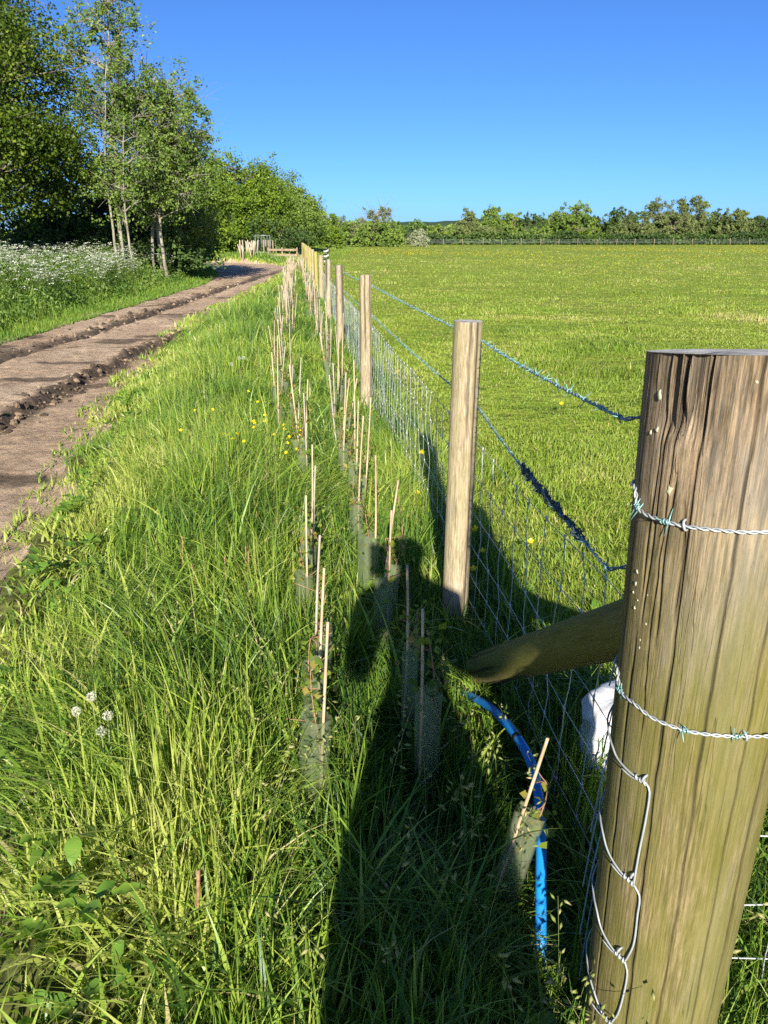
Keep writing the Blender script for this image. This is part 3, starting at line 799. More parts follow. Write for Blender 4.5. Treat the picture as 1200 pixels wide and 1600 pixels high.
# barbed wires wrapped round the front of the corner post and running off to the right
for wi, (pts, hr, barbs, stp) in enumerate((
        ([(996, 792), (1012, 805), (1040, 815), (1075, 823), (1130, 829), (1172, 832)], 1.160, [0.02, 0.25], (1070, 821)),
        ([(968, 1078), (990, 1098), (1020, 1122), (1070, 1141), (1110, 1148), (1150, 1151), (1178, 1151)], 0.872, [0.0, 0.31, 0.66], (1165, 1151)))):
    th0 = math.atan2(*(surf(*pts[0])[[1, 0]]))
    back = [np.array([math.cos(th0 - a) * (RZ(hr) * 1.004 + .0015), math.sin(th0 - a) * (RZ(hr) * 1.004 + .0015), hr + .004 * i]) for i, a in enumerate((1.25, .95, .65, .35, .15))]
    fr = [surf(a, b, .004) for a, b in pts]
    end = fr[-1]
    P = back + fr + [end + np.array([.06, .002, .001]), np.array([.5, end[1] + .02, hr + .002]), np.array([1.6, end[1] + .05, hr]), np.array([3.2, .0, hr])]
    P = smooth_path(P, 260)
    mb = MB(); A, Q, T = helix(P, .0017, .028, 0); B, _, _ = helix(P, .0017, .028, PI)
    mb.tube(A, .00135, 5); mb.tube(B, .00135, 5)
    bb = MB()
    f0 = surf(*pts[0], .004); L = [np.linalg.norm(q - f0) for q in Q]
    i0 = int(np.argmin(L)); seg = np.linalg.norm(Q[1] - Q[0])
    for b in barbs:
        frac = fr[min(len(fr) - 1, int(round(b * (len(fr) - 1) * 1.35)))] if b > 0 else f0
        ii = int(np.argmin(np.linalg.norm(Q - frac, axis=1)))
        barb(bb, Q[ii], T[min(len(T) - 2, ii + 1)], rr, .019)
    for s in np.arange(.3, 3.0, .11):
        ii = int(np.argmin(np.abs(Q[:, 0] - s)));  barb(bb, Q[ii], T[ii], rr)
    mb.build2(bb, M['barb'], 'barbed_wire', M['wire'], corner)
    st = MB(); p = surf(*stp, .004); staple(st, p, [p[0], p[1], 0], .25)
    st.build('staple', M['wire'], corner)

# netting end stapled down the front of the corner post
mb = MB()
j1, j2, j3, j4 = surf(1010, 1224, .004), surf(990, 1382, .004), surf(976, 1502, .004), surf(955, 1600, .004)
mb.tube(smooth_path([j1, surf(1015, 1236, .004), surf(1010, 1275, .004), surf(999, 1330, .004), surf(992, 1370, .005), j2], 30), .0017, 6)
mb.tube(smooth_path([j2, surf(999, 1400, .004), surf(996, 1430, .004), surf(990, 1475, .004), surf(980, 1497, .005), j3], 30), .0017, 6)
mb.tube(smooth_path([j3, surf(980, 1520, .004), surf(974, 1555, .004), surf(965, 1585, .004), j4, surf(950, 1640, .004)], 30), .0017, 6)
for j, path in ((j1, [(957, 1166), (965, 1185), (985, 1207)]), (j2, [(941, 1296), (950, 1330), (968, 1360)]), (j3, [(932, 1420), (940, 1452), (957, 1482)]), (j4, [(920, 1520), (930, 1555), (942, 1585)])):
    pp = [surf(a, b, .004) for a, b in path]
    th0 = math.atan2(pp[0][1], pp[0][0])
    bk = [np.array([math.cos(th0 - a) * (RZ(pp[0][2]) * 1.004 + .0015 + .01 * a), math.sin(th0 - a) * (RZ(pp[0][2]) * 1.004 + .0015 + .01 * a), pp[0][2] + .02 * a]) for a in (.9, .5, .2)]
    mb.tube(smooth_path(bk + pp + [j], 30), .0016, 6)
    a = np.linspace(0, 6 * PI, 26)          # the knot
    d = (j - pp[-1]) / np.linalg.norm(j - pp[-1]); u = np.cross(d, [j[0], j[1], 0]); u /= np.linalg.norm(u); w = np.cross(d, u)
    mb.tube(j - d * np.linspace(.022, 0, 26)[:, None] + .0032 * (np.cos(a)[:, None] * u + np.sin(a)[:, None] * w), .0013, 5)
    mb.tube(smooth_path([j - d * .004, j - d * .025 + u * .006, j - d * .045 + u * .003], 8), .0012, 5)
mb.build('net_wire', M['wire'], corner)
for px, py in ((1006, 1217), (988, 1368), (967, 1485)):
    st = MB(); p = surf(px, py, .004); staple(st, p, [p[0], p[1], 0], -.35); st.build('staple', M['wire'], corner)
# lichen and small knots on the flank
for (px, py, s, cc) in ((1030, 617, .0052, 'pale'), (1026, 672, .004, 'pale'), (1016, 676, .003, 'pale'), (1045, 767, .0062, 'pale'), (995, 893, .003, 'pale'), (993, 912, .0035, 'pale'), (991, 950, .003, 'pale'), (1009, 975, .0025, 'pale'), (999, 1012, .003, 'pale'), (1182, 597, .0025, 'pale'), (1000, 1000, .002, 'pale'), (989, 925, .0022, 'pale'), (996, 938, .0018, 'pale'), (1012, 930, .0015, 'pale')):
    p = surf(px, py, .0); n = np.array([p[0], p[1], 0]); n /= np.linalg.norm(n); sd = np.cross(n, [0, 0, 1.0])
    a = np.linspace(0, 2 * PI, 11)[:-1]
    if 'lich' not in M: M['lich'] = plain('lichen', (0.46, 0.45, 0.31), 0.95, var=(0.40, 0.38, 0.24), scale=150)
    rd = s * rr.uniform(.45, 1.25, 10)
    ring = p - n * .0010 + (np.cos(a) * rd)[:, None] * sd + (np.sin(a) * rd * 1.25)[:, None] * np.array([0, 0, 1.0])
    ring2 = p + n * .0004 + .75 * ((np.cos(a) * rd)[:, None] * sd + (np.sin(a) * rd * 1.25)[:, None] * np.array([0, 0, 1.0]))
    vv = np.vstack([ring, ring2, [p + n * .0008]])
    f4 = [[k, (k + 1) % 10, 10 + (k + 1) % 10, 10 + k] for k in range(10)]
    f3 = [[10 + k, 10 + (k + 1) % 10, 20] for k in range(10)]
    put('lichen', vv, [np.array(f4), np.array(f3)], M['lich'], corner, True)

# struts -------------------------------------------------------------------
def strut(name, A, B, rA, rB, label, seed):
    A = np.asarray(A, float); B = np.asarray(B, float); d = B - A; L = np.linalg.norm(d)
    r0 = np.array([rA, rB])
    Vv, Ff, c, Vt, Ft, c2 = post_mesh(rA, rB, L, seed, 72, 90, 9, .004, .03, 0.0)
    root = empty(name, A, label, 'brace')
    root.rotation_euler = Vector(d).to_track_quat('Z', 'Y').to_euler()
    put('timber', Vv, Ff, M['strut_wood'], root, True, {'crack': c})
    put('cut_end', Vt, Ft, M['cut_end'], root, True, {'crack': c2})
    return root
topA = atY(1041, 965, 1.07)
lowA = atY(757, 1044, 2.30)
d = (lowA - topA)
strut('timber_brace', topA, lowA, .050, .058, 'dark mossy round log bracing the corner post from lower left', 12)
strut('timber_brace', (CP[0] + .05, CP[1] + .03, .90), (CP[0] + 1.9, CP[1] + .05, .02), .050, .055, 'round log bracing the corner post on its right, hidden side', 15)

# line fence ----------------------------------------------------------------
fence = empty('wire_fence', (fenceX(2.85), 2.85, 0), 'stock fence of round wooden posts with barbed wire and netting beside the pasture', 'fence')
def fpar(o, base=(fenceX(2.85), 2.85, 0)):
    o.parent = fence; o.location = Vector(o.location) - Vector(base); return o
pd = [2.85, 6.9] + [10.9 + 4.0 * i for i in range(13)]
ph = [1.218, 1.20, 1.155, 1.125] + [1.125, 1.14, 1.15, 1.16, 1.17, 1.17, 1.18, 1.19, 1.2, 1.2, 1.2]
rr = np.random.default_rng(5)
posts = []
for i, (dd, hh) in enumerate(zip(pd, ph)):
    x = fenceX(dd); R = (.0535, .0535, .0545, .055)[i] if i < 4 else .058
    m = M['post_wood'] if i < 5 or i % 3 == 0 else M['post_wood_green']
    z = float(terrain(x, dd))
    hi = i < 2
    o = make_post(None, 'post', (x, dd, 0), R, hh, m, 200 + i, 60 if hi else 20, 90 if hi else 14, (rr.normal(0, .006), rr.normal(0, .008), rr.uniform(0, 6)), .003 if hi else .002, 8 if hi else 3)
    fpar(o); posts.append((x, dd, hh))
hts1 = [1.25, 1.15, 1.11, 1.06, 1.03] + [h - .09 for h in ph[4:]]
hts2 = [1.01, .90, .855, .82, .80] + [h - .33 for h in ph[4:]]
def wire_line(hts, sag):
    P = [np.array([CP[0] + .02, CP[1] + CR + .012, hts[0] + .01]), np.array([CP[0] - CR - .004, CP[1] + .105, hts[0]])]
    for (x, dd, hh), h in zip(posts, hts[1:]):
        q = np.array([x, dd, h]) + FN * .062
        p = P[-1]
        for t in (.25, .5, .75):
            P.append(p * (1 - t) + q * t - np.array([0, 0, sag * 4 * t * (1 - t)]))
        P.append(q)
    return np.array(P)
for k, (hts, sag) in enumerate(((hts1, .008), (hts2, .012))):
    P = wire_line(hts, sag)
    near = P[:14]; far = P[13:]
    mb = MB(); A, Q, T = helix(near, .0021, .05, 0); B, _, _ = helix(near, .0021, .05, PI)
    mb.tube(A, .0016, 4); mb.tube(B, .0016, 4); mb.tube(far, .0032, 5)
    bb = MB(); s = 0; last = Q[0]; nxt = .06
    cum = np.concatenate([[0], np.cumsum(np.linalg.norm(np.diff(Q, axis=0), axis=1))])
    while nxt < cum[-1]:
        ii = int(np.searchsorted(cum, nxt)); 
        barb(bb, Q[ii], T[ii], rr, .016)
        nxt += (.105 if Q[ii][1] < 7 else .16) + rr.normal(0, .012)
    w = mb.build2(bb, M['barb'], 'barbed_wire', M['teal_wire']); fpar(w)
    if k == 1:
        # tangle of spare barbed wire wound round the lower strand
        cu = cum; tb = MB()
        q0 = atY(822, 742, 1.0); 
        # find the strand's own points between these two sight lines
        def near_px(px):
            best = None
            for ii in range(len(Q)):
                v = Q[ii] - C0; z = v[1] * math.cos(PITCH) - v[2] * math.sin(PITCH)
                u = 600 + 1200 * v[0] / z
                if best is None or abs(u - px) < best[0]: best = (abs(u - px), ii)
            return best[1]
        a, b = sorted((near_px(815), near_px(908)))
        seg = Q[a:b]; L = cum[b] - cum[a]; n = 420
        for rep in range(2):
            q = np.linspace(0, 1, n); ix = q * (len(seg) - 1)
            base = np.stack([np.interp(ix, np.arange(len(seg)), seg[:, j]) for j in range(3)], 1)
            rad = .002 + .006 * vnoise(q * 24, q * 0, 70 + rep)
            an = q * 2 * PI * (6 + 3 * rep) + rep * 2 + 2 * vnoise(q * 15, q * 0, 78 + rep)
            base = base + rad[:, None] * (np.cos(an)[:, None] * FN + np.sin(an)[:, None] * np.array([0, 0, 1.0]))
            tb.tube(base, .0017, 5)
        Tm = seg[-1] - seg[0]
        for j in range(44):
            p = seg[int(rr.random() * (len(seg) - 1))] + rr.normal(0, .004, 3); barb(tb, p, Tm + rr.normal(0, .03, 3), rr, .015, .0045)
        tb.build('wire_tangle', M['dark_wire'], w)

# netting
net_h = [.765, .625, .475, .345, .225, .115, .02]
def net_pt(s, h, off=.058):
    """s: distance along the fence from the corner post"""
    yy = 1.10 + s * .9939
    x = fenceX(yy) + off * .99
    x = x + (CP[0] - .10 - x) * float(sstep(.35, 0, s))
    return np.array([x, yy, h + .03 * float(sstep(1.2, 0, s)) - .02 * float(sstep(6, 20, s))])
def wavy(s, h):
    return (vnoise(np.array(s * 1.7), np.array(h * 3.0), 15) - .5) * .03, (vnoise(np.array(s * 2.3), np.array(h * 4.0), 19) - .5) * .022
mb = MB(); kn = MB()
ss = np.arange(0, 20.0, .15)
sv = [q for q in ss if q > .2]
def nodep(s, h):
    p = net_pt(s, h); a, b = wavy(s, h); return p + FN * float(a) + np.array([0, 0, float(b)])
for h in net_h:
    mb.tube([nodep(s, h) for s in ss], [.0014 if s < 4 else .0017 for s in ss], 4)
for s in sv:
    js = [nodep(s + .012 * math.sin(s * 31 + h * 9), h) for h in net_h]
    pts = []
    for a, b in zip(js[:-1], js[1:]):
        pts += [a, (a + b) / 2 + FU * rr.normal(0, .006) + FN * rr.normal(0, .004)]
    pts.append(js[-1])
    mb.tube(pts, .0013 if s < 4 else .0017, 4)
    if s < 6:
        for p in js: kn.tube([p - np.array([0, 0, .009]), p + np.array([0, 0, .009])], .0027, 6)
ne = mb.build2(kn, M['wire'], 'netting', M['wire']); fpar(ne)
for (x, dd, hh), h1, h2 in list(zip(posts, hts1[1:], hts2[1:]))[:3]:
    for h in (h1, h2, net_h[0] - .02):
        st = MB(); p = np.array([x, dd, h]) + FN * .057; staple(st, p, FN, .1, 1.2)
        fpar(st.build('staple', M['wire']))

# netting running off to the right of the corner post
side = empty('wire_fence', (CP[0] + 1.5, CP[1] + .02, 0), 'square wire netting running off to the right behind the thick corner post', 'fence')
mb = MB()
for h in (.77, .62, .465, .318, .178, .06):
    xs_ = np.linspace(CP[0] + .02, CP[0] + 3.4, 26)
    mb.tube([(x, CP[1] + .122 - .02 * (x - .5) + .006 * math.sin(x * 7 + h * 20), h + .006 * math.sin(x * 5 + h * 9)) for x in xs_], .0016, 5)
for x in np.arange(CP[0] + .27, CP[0] + 3.4, .15):
    mb.tube([(x + .004 * math.sin(h * 30), CP[1] + .122 - .02 * (x - .5), h) for h in (.77, .62, .465, .318, .178, .06, 0)], .0014, 5)
o = mb.build('netting', M['wire'], side); o.location = -Vector(side.location)
o = make_post(None, 'post', (CP[0] + 3.4, CP[1] + .06, 0), .055, 1.22, M['post_wood'], 444); o.parent = side; o.location = Vector(o.location) - Vector(side.location)

# ------------------------------------------------------------------ hedge saplings in guards
def leaf_quads(pos, size, rng, var, aspect=.6, up=0.0):
    """one folded leaf of 4 verts / 2 tris at each position"""
    n = len(pos)
    d = rng.normal(0, 1, (n, 3)); d[:, 2] += up; d /= np.linalg.norm(d, axis=1, keepdims=True)
    s = np.cross(d, rng.normal(0, 1, (n, 3))); s /= np.linalg.norm(s, axis=1, keepdims=True) + 1e-9
    nn = np.cross(d, s)
    L = (size * rng.uniform(.6, 1.3, n))[:, None]
    V = np.stack([pos - d * L * .5, pos + s * L * aspect * .5 + nn * L * .12, pos + d * L * .5, pos - s * L * aspect * .5 + nn * L * .12], 1)
    F = (np.arange(n)[:, None, None] * 4 + np.array([[0, 1, 2], [0, 2, 3]])[None]).reshape(-1, 3)
    return V.reshape(-1, 3), F, np.repeat(var, 4)

def guard_tube(R, Hh, seed, na=22, nz=16):
    r = np.random.default_rng(seed); th = np.linspace(0, 2 * PI * 1.06, na); zz = np.linspace(0, Hh, nz)
    TH, ZZ = np.meshgrid(th, zz)
    Rr = R * (1 + .10 * TH / (2 * PI)) * (1 + .10 * (fbm(np.cos(TH) + 3, np.sin(TH) + ZZ * 9, seed, 3) - .5)) * (1 + .10 * ZZ / Hh)
    sq = 1 + .22 * np.cos(2 * TH + seed)
    V = np.stack([Rr * sq * np.cos(TH), Rr / sq * np.sin(TH), ZZ + (ZZ > Hh * .9) * .012 * np.sin(TH + seed)], -1).reshape(-1, 3)
    i = np.arange(nz - 1)[:, None] * na; j = np.arange(na - 1)[None, :]
    return V, np.stack([i + j, i + j + 1, i + na + j + 1, i + na + j], -1).reshape(-1, 4)
def make_sapling(base, top, Rg, Hg, seed, label, group=None, grey=False, nleaf=34, cr=.0052):
    """thing standing at base; top = cane tip in world"""
    r = np.random.default_rng(seed)
    base = np.asarray(base, float); top = np.asarray(top, float)
    root = empty('hedge_sapling', base, label, 'sapling', group)
    d = top - base; L = np.linalg.norm(d); dn = d / L
    t = np.linspace(0, 1, 26)
    side = np.array([1, 0, 0]) * r.normal(0, .006) + np.array([0, 1, 0]) * r.normal(0, .006)
    P = t[:, None] * d + np.sin(t * PI)[:, None] * side - dn * .03
    rad = cr * (1 - .22 * t) * (1 + .16 * (np.abs(((t * L / .145) % 1) - .5) > .44))
    mb = MB(); mb.tube(P, rad * .92, 8); mb.build('cane', M['cane_grey'] if grey else M['cane'], root)
    # guard follows the cane's lean
    V, Fq = guard_tube(Rg, Hg, seed)
    q = Vector(dn).to_track_quat('Z', 'Y'); Mx = np.array(q.to_matrix())
    offv = np.array([Rg * .85 * (1 if r.random() < .5 else -1) * .9, Rg * .5, 0])
    put('tree_guard', V @ Mx.T + offv, Fq, M['guard'], root)
    # whip and leaves
    k = np.linspace(0, 1, 10); hw = Hg * r.uniform(1.15, 1.6)
    S = np.stack([offv[0] + k * 0 + .02 * np.sin(k * 4 + seed), offv[1] + .015 * np.cos(k * 5 + seed), k * hw], 1)
    S = S + (dn * np.array([1, 1, 0]))[None] * (k * hw)[:, None]
    mb = MB(); mb.tube(S, np.linspace(.0035, .0015, 10), 5)
    for j in range(5):
        a = S[r.integers(6, 10)]; e = a + r.normal(0, .035, 3) + np.array([0, 0, .03]); mb.tube([a, (a + e) / 2 + r.normal(0, .004, 3), e], [.0017, .0013, .001], 4)
    mb.build('stem', M['dead_stem'], root)
    n = nleaf; kk = r.uniform(.66, 1.0, n)
    pos = np.stack([np.interp(kk, k, S[:, j]) for j in range(3)], 1) + r.normal(0, 1, (n, 3)) * np.array([.028, .028, .03])
    V, Ft, a = leaf_quads(pos, .025, r, r.random(n), .75)
    put('leaves', V, Ft, M['sapling_leaf'], root, True, {'var': a})
    return root
def ctop(px, py, Yd): return atY(px, py, Yd)
def sap(px, py, d, pbx, pby, gh=.30, R=.026, seed=1, label='', grey=False):
    top = atY(px, py, d); low = atY(pbx, pby, d)
    t = top[2] / (top[2] - low[2]); base = top + (low - top) * t; base[2] = 0
    if abs(base[0] - top[0]) > .5: base[0] = top[0] + (base[0] - top[0]) * .5
    z = float(terrain(base[0], base[1])); base[2] = z
    make_sapling(base, top, R, gh, seed, label, 'staked saplings along the fence', grey)
near_list = [
    (862, 1135, 1.38, 800, 1320, .29, .034, 'leaning cane and green plastic guard beside the blue hose', False),
    (661, 935, 1.78, 655, 1210, .33, .027, 'shaded cane and upright guard in the grass below the brace log', False),
    (513, 955, 1.72, 506, 1125, .30, .029, 'nearest cane with a clear crumpled guard at its foot, left of the long shadow', False),
    (507, 872, 1.98, 502, 1060, .30, .028, 'pale cane just behind the crumpled clear guard, middle one of three close together', False),
    (500, 822, 2.25, 497, 1000, .28, .026, 'grey cane just behind the crumpled clear guard, tallest and farthest of three', True),
    (637, 868, 2.05, 632, 1000, .33, .027, 'cane and guard standing at the shoulder of the long shadow', False),
    (624, 738, 2.72, 606, 880, .32, .028, 'bent looking cane leaning right with a grey guard behind it', False),
    (612, 785, 2.62, 608, 905, .30, .026, 'upright orange tinted cane at the head of the long shadow', False),
    (587, 700, 3.05, 585, 800, .32, .033, 'cane with a wide bright green guard left of the second fence post', False),
    (568, 640, 3.55, 563, 800, .30, .027, 'slim cane and guard one place behind the wide green guard', False),
    (560, 618, 4.15, 558, 690, .32, .028, 'cane with a pale upright guard near the foot of the third post', False),
    (580, 612, 3.9, 572, 740, .30, .027, 'cane leaning against the netting below the third post', False),
    (488, 684, 3.20, 486, 860, .30, .027, 'tall cane in the left row above the three grey and tan canes', False),
    (493, 716, 3.02, 488, 870, .28, .026, 'second cane of a close pair in the left row, slightly shorter and tan', True),
    (478, 762, 2.75, 481, 880, .27, .025, 'short cane at the left of a close pair in the left row', False),
    (541, 574, 4.7, 537, 655, .30, .028, 'left cane of a narrow pair above one green guard in the right row', False),
    (546, 583, 4.5, 543, 655, .30, .027, 'right cane of a narrow pair above one green guard in the right row', False),
    (481, 585, 4.6, 480, 700, .32, .03, 'cane with a wide grey guard level with the yellow buttercups', False),
    (474, 606, 4.4, 478, 710, .28, .026, 'cane left of the wide grey guard by the yellow buttercups', True),
]
for i, (px, py, d_, bx, by, gh, R, lab, grey) in enumerate(near_list):
    sap(px, py, d_, bx, by, gh, R, 300 + i, lab, grey)
# the rest of both rows: copies of a few
protos = []
r = np.random.default_rng(17)
def tree_copy(root, loc, rz, sc, label, group):
    c = root.copy(); COL.objects.link(c); c.location = loc; c.rotation_euler = (r.normal(0, .03), r.normal(0, .03), rz); c.scale = sc
    c['label'] = label; c['group'] = group
    for ch in list(root.children):
        k = ch.copy(); COL.objects.link(k); k.parent = c
    return c
spots = []
for row, (off, y0) in enumerate(((-.28, 4.8), (-.74, 4.8), (-.62, 11.3))):
    y = y0
    while y < 44:
        yy = y + r.normal(0, .07)
        spots.append((fenceX(yy) + off + (-.10 if row else 0) * sstep(5, 14, yy) + r.normal(0, .05), yy, row))
        y += .46 if y < 20 else .66
far_lab = {0: 'thin bamboo cane and pale guard in the long row beside the fence posts', 1: 'thin bamboo cane and pale guard in the long row farther from the fence'}
n_far = 0
for i, (x, y, row) in enumerate(spots):
    z = float(terrain(x, y))
    if i < 6 or len(protos) < 6:
        hh = r.uniform(.55, .80)
        o = make_sapling((x, y, z), (x + r.normal(0, .04), y + r.normal(0, .02), z + hh), .021, .25, 500 + i, far_lab[min(row, 1)], 'far staked saplings', i % 2 == 1, 20, .0062)
        protos.append(o)
    else:
        s = r.uniform(.85, 1.15); wd = 1.0 + .05 * max(0, y - 10)
        tree_copy(protos[i % len(protos)], (x, y, z), r.uniform(0, 6.28), (min(wd, 1.9), min(wd, 1.9), s), far_lab[min(row, 1)], 'far staked saplings')
# ------------------------------------------------------------------ blue water pipe
pts = [atH(846, 1560, -.02), atH(845, 1500, .05), atH(845, 1400, .13), atH(845, 1300, .19), atH(838, 1220, .23), atH(822, 1175, .24), atH(795, 1135, .21), atH(765, 1105, .13), atH(733, 1086, .05), atH(705, 1075, -.02)]
P = smooth_path(pts, 70)
mb = MB(); mb.tube(P, .0125, 16); hose = mb.build('water_pipe', M['hose'])
tag(hose, 'bright blue plastic water pipe arching out of the grass under the brace', 'pipe')
mb = MB(); k = 33; mb.tube([P[k] , P[k + 1]], .0131, 16); mb.build('band', M['black_tape'], hose)

# ------------------------------------------------------------------ white sack behind the corner post
def sack():
    m, nt, out = newmat('white_plastic')
    cr = noise(nt, 16, 6, 0.65); sm = noise(nt, 7.5, 4, 0.6)
    c = ramp(nt, cr, [(0.3, (0.74, 0.73, 0.70)), (0.6, (0.88, 0.88, 0.86))])
    c = mix(nt, mth(nt, 'MULTIPLY', mth(nt, 'MULTIPLY_ADD', sm, 7, -3.9, clamp=True), .6), c, (0.42, 0.26, 0.15))
    p = N(nt, 'BsdfPrincipled'); nt.links.new(c, p.inputs['Base Color']); p.inputs['Roughness'].default_value = .4
    nt.links.new(bump(nt, cr, .5, .01), p.inputs['Normal']); nt.links.new(p.outputs[0], out.inputs[0])
    c0 = np.array([0.672, 1.86, float(terrain(.655, 1.86))])
    root = empty('feed_sack', c0, 'crumpled white plastic sack with purple print standing behind the corner post', 'sack')
    na, nz = 64, 50; th = np.arange(na) * 2 * PI / na; q = np.linspace(0, 1, nz)
    TH, Q = np.meshgrid(th, q)
    prof = np.interp(Q, [0, .05, .3, .55, .62, .8, .93, 1], [.100, .115, .120, .112, .106, .115, .092, .012])
    zf = np.interp(Q, [0, 1], [0, .300])
    w = (fbm(np.cos(TH) * 2.2 + 7, np.sin(TH) * 2.2 + Q * 3.2, 55, 4) - .5)
    crz = np.abs(fbm(np.cos(TH) * 3 + 2, np.sin(TH) * 3 + Q * 5, 58, 3) - .5)
    R = prof * (1 + .22 * w) - crz * .016
    Vv = np.stack([R * np.cos(TH), R * np.sin(TH), zf + .02 * np.cos(TH) * Q], -1).reshape(-1, 3)
    i = np.arange(nz - 1)[:, None] * na; j = np.arange(na)[None, :]; j2 = (j + 1) % na
    Ff = np.stack([i + j, i + j2, i + na + j2, i + na + j], -1).reshape(-1, 4)
    put('bag', Vv, Ff, m, root)
    pm = plain('purple_print', (0.10, 0.06, 0.36), .4, var=(.07, .04, .28))
    def R_at(t, qq):
        k = int(round(t / (2 * PI) * na)) % na; l = int(round(qq * (nz - 1))); return Vv.reshape(nz, na, 3)[l, k]
    grid = Vv.reshape(nz, na, 3)
    for (k0, k1, l0, l1, cut) in ((39, 44, 15, 20, .25), (34, 38, 17, 21, .5)):
        sub_ = grid[l0:l1, k0:k1].copy(); n_ = sub_.copy(); n_[..., 2] = 0; n_ /= np.linalg.norm(n_, axis=-1, keepdims=True)
        sub_ = sub_ + n_ * .0012; a, b = sub_.shape[:2]
        ii = np.arange(a * b).reshape(a, b); f = np.stack([ii[:-1, :-1], ii[:-1, 1:], ii[1:, 1:], ii[1:, :-1]], -1).reshape(-1, 4)
        if cut > .3: f = f[::2]
        else: f = f[[0,1,2,4,5,6,7,9,10,11,13,14,15]] if len(f) >= 16 else f
        put('print', sub_.reshape(-1, 3), f, pm, root)
sack()

# ------------------------------------------------------------------ flowers and weeds
def buttercup(loc, h, label, seed, s=.011):
    r = np.random.default_rng(seed)
    root = empty('buttercup', loc, label, 'flower', 'buttercups')
    az = r.uniform(0, 6.28); tip = np.array([.04 * math.cos(az), .04 * math.sin(az), h])
    mb = MB(); mb.tube(smooth_path([np.zeros(3), tip * .5 + r.normal(0, .006, 3), tip], 8), .001, 4, a=.4); mb.build('stem', M['verge_grass'], root)
    mb = MB(); n = np.array([r.normal(0, .3), -.55, .8]); n /= np.linalg.norm(n); u = np.cross(n, [1, 0, 0]); u /= np.linalg.norm(u); w = np.cross(n, u)
    for k in range(5):
        a = k * 2 * PI / 5 + r.normal(0, .1); d1 = u * math.cos(a) + w * math.sin(a); d2 = -u * math.sin(a) + w * math.cos(a)
        pt = [tip, tip + d1 * s * .6 + d2 * s * .5 + n * s * .25, tip + d1 * s * 1.15 + d2 * s * .3 + n * s * .6, tip + d1 * s * 1.15 - d2 * s * .3 + n * s * .6, tip + d1 * s * .6 - d2 * s * .5 + n * s * .25]
        mb.add(pt, np.array([[0, 1, 2, 3, 4]]), r.random())
    mb.build('petals', M['petal'], root)
bl = [(741, 832, .16, 3.0, 'by the right side of the second fence post'), (821, 842, .10, 3.5, 'in the short grass beyond the netting, right of the post shadow'), (757, 866, .1, 3.3, 'inside the corner post shadow behind the net'), (736, 895, .12, 2.95, 'low against the foot of the second fence post'), (651, 774, .2, 4.0, 'before the netting left of the second fence post'), (873, 632, .1, 6.8, 'alone out in the pasture beyond the top wire'), (658, 705, .2, 4.6, 'upper one between the netting and the second post')]
for i, (px, py, h, d_, lab) in enumerate(bl):
    p = atY(px, py, d_); z = float(terrain(p[0], p[1])); hh = max(.06, p[2] - z)
    buttercup((p[0], p[1], z), hh, 'yellow buttercup ' + lab, 600 + i, .013 if i < 5 else .016)
patch = [(313, 641), (324, 641), (341, 640), (389, 662), (403, 657), (404, 667), (421, 650), (423, 658), (365, 677), (368, 684), (380, 678), (341, 680), (387, 688), (435, 681), (447, 673), (452, 665), (458, 670), (447, 681), (440, 710), (454, 703), (289, 674), (400, 630), (380, 612), (457, 680), (470, 672), (474, 690), (449, 690)]
for i, (px, py) in enumerate(patch):
    # heads stand about 0.3 m up in the grass
    p = atH(px, py, .30); z = float(terrain(p[0], p[1]))
    buttercup((p[0], p[1], z), p[2] - z, 'small yellow buttercup in the loose patch of them left of the cane rows', 640 + i, .0105)
def flecks(name, n, gen, label, mat, size):
    r = np.random.default_rng(70); x, y, z = gen(r, n)
    V, Ft, a = leaf_quads(np.stack([x, y, z], 1), size(y), r, r.random(len(x)), .9)
    o = put(name, V, Ft, M[mat], None, True, {'var': a}); tag(o, label, 'flowers', kind='stuff')
def fgen(r, n):
    y = 9 + 165 * r.random(n) ** .9; x = fenceX(y) + .3 + (0.56 * y + 2) * r.random(n)
    k = fbm(x * .09, y * .05, 72, 3) + .35 * (x / (y + 1)) + .12 * (y > 70) > .62 + .22 * r.random(n)
    x, y = x[k], y[k]; return x, y, terrain(x, y) + .10 + .05 * r.random(len(x))
flecks('pasture_buttercups', 19000, fgen, 'countless tiny yellow buttercups scattered over the far pasture', 'petal', lambda y: .007 * np.clip(y / 12, 1, 7))

def dandelion(px, py, h, label, seed, s=.017):
    p = atH(px, py, h); z = float(terrain(p[0], p[1])); r = np.random.default_rng(seed)
    root = empty('dandelion', (p[0], p[1], z), label, 'flower', 'dandelion clocks')
    tip = np.array([0, 0, p[2] - z]); mb = MB(); mb.tube([(r.normal(0, .02), 0, 0), tip * .5 + r.normal(0, .005, 3), tip], .0016, 5, a=.7); mb.build('stem', M['seed_head'], root)
    mb = MB(); n = 170
    d = r.normal(0, 1, (n, 3)); d /= np.linalg.norm(d, axis=1, keepdims=True); q = tip + d * s * r.uniform(.75, 1.05, (n, 1))
    V, Ft, a = leaf_quads(q, .006, r, r.random(n), .5); mb.add(V, Ft, a)
    mb.build('seed_head', M['fluff'], root)
for i, (px, py, h, lab) in enumerate([(143, 1088, .30, 'white dandelion clock, topmost of four near the left edge'), (119, 1112, .27, 'white dandelion clock, leftmost of four near the left edge'), (168, 1118, .27, 'white dandelion clock, right one of four near the left edge'), (158, 1143, .26, 'white dandelion clock, lowest of four near the left edge'), (362, 569, .32, 'round white dandelion clock above the verge grass by the track'), (374, 560, .34, 'white dandelion clock, upper left of a pair by the rows of canes'), (381, 559, .33, 'white dandelion clock, upper right of a pair by the rows of canes')]):
    dandelion(px, py, h, lab, 700 + i,   .013 if i < 4 else .018)
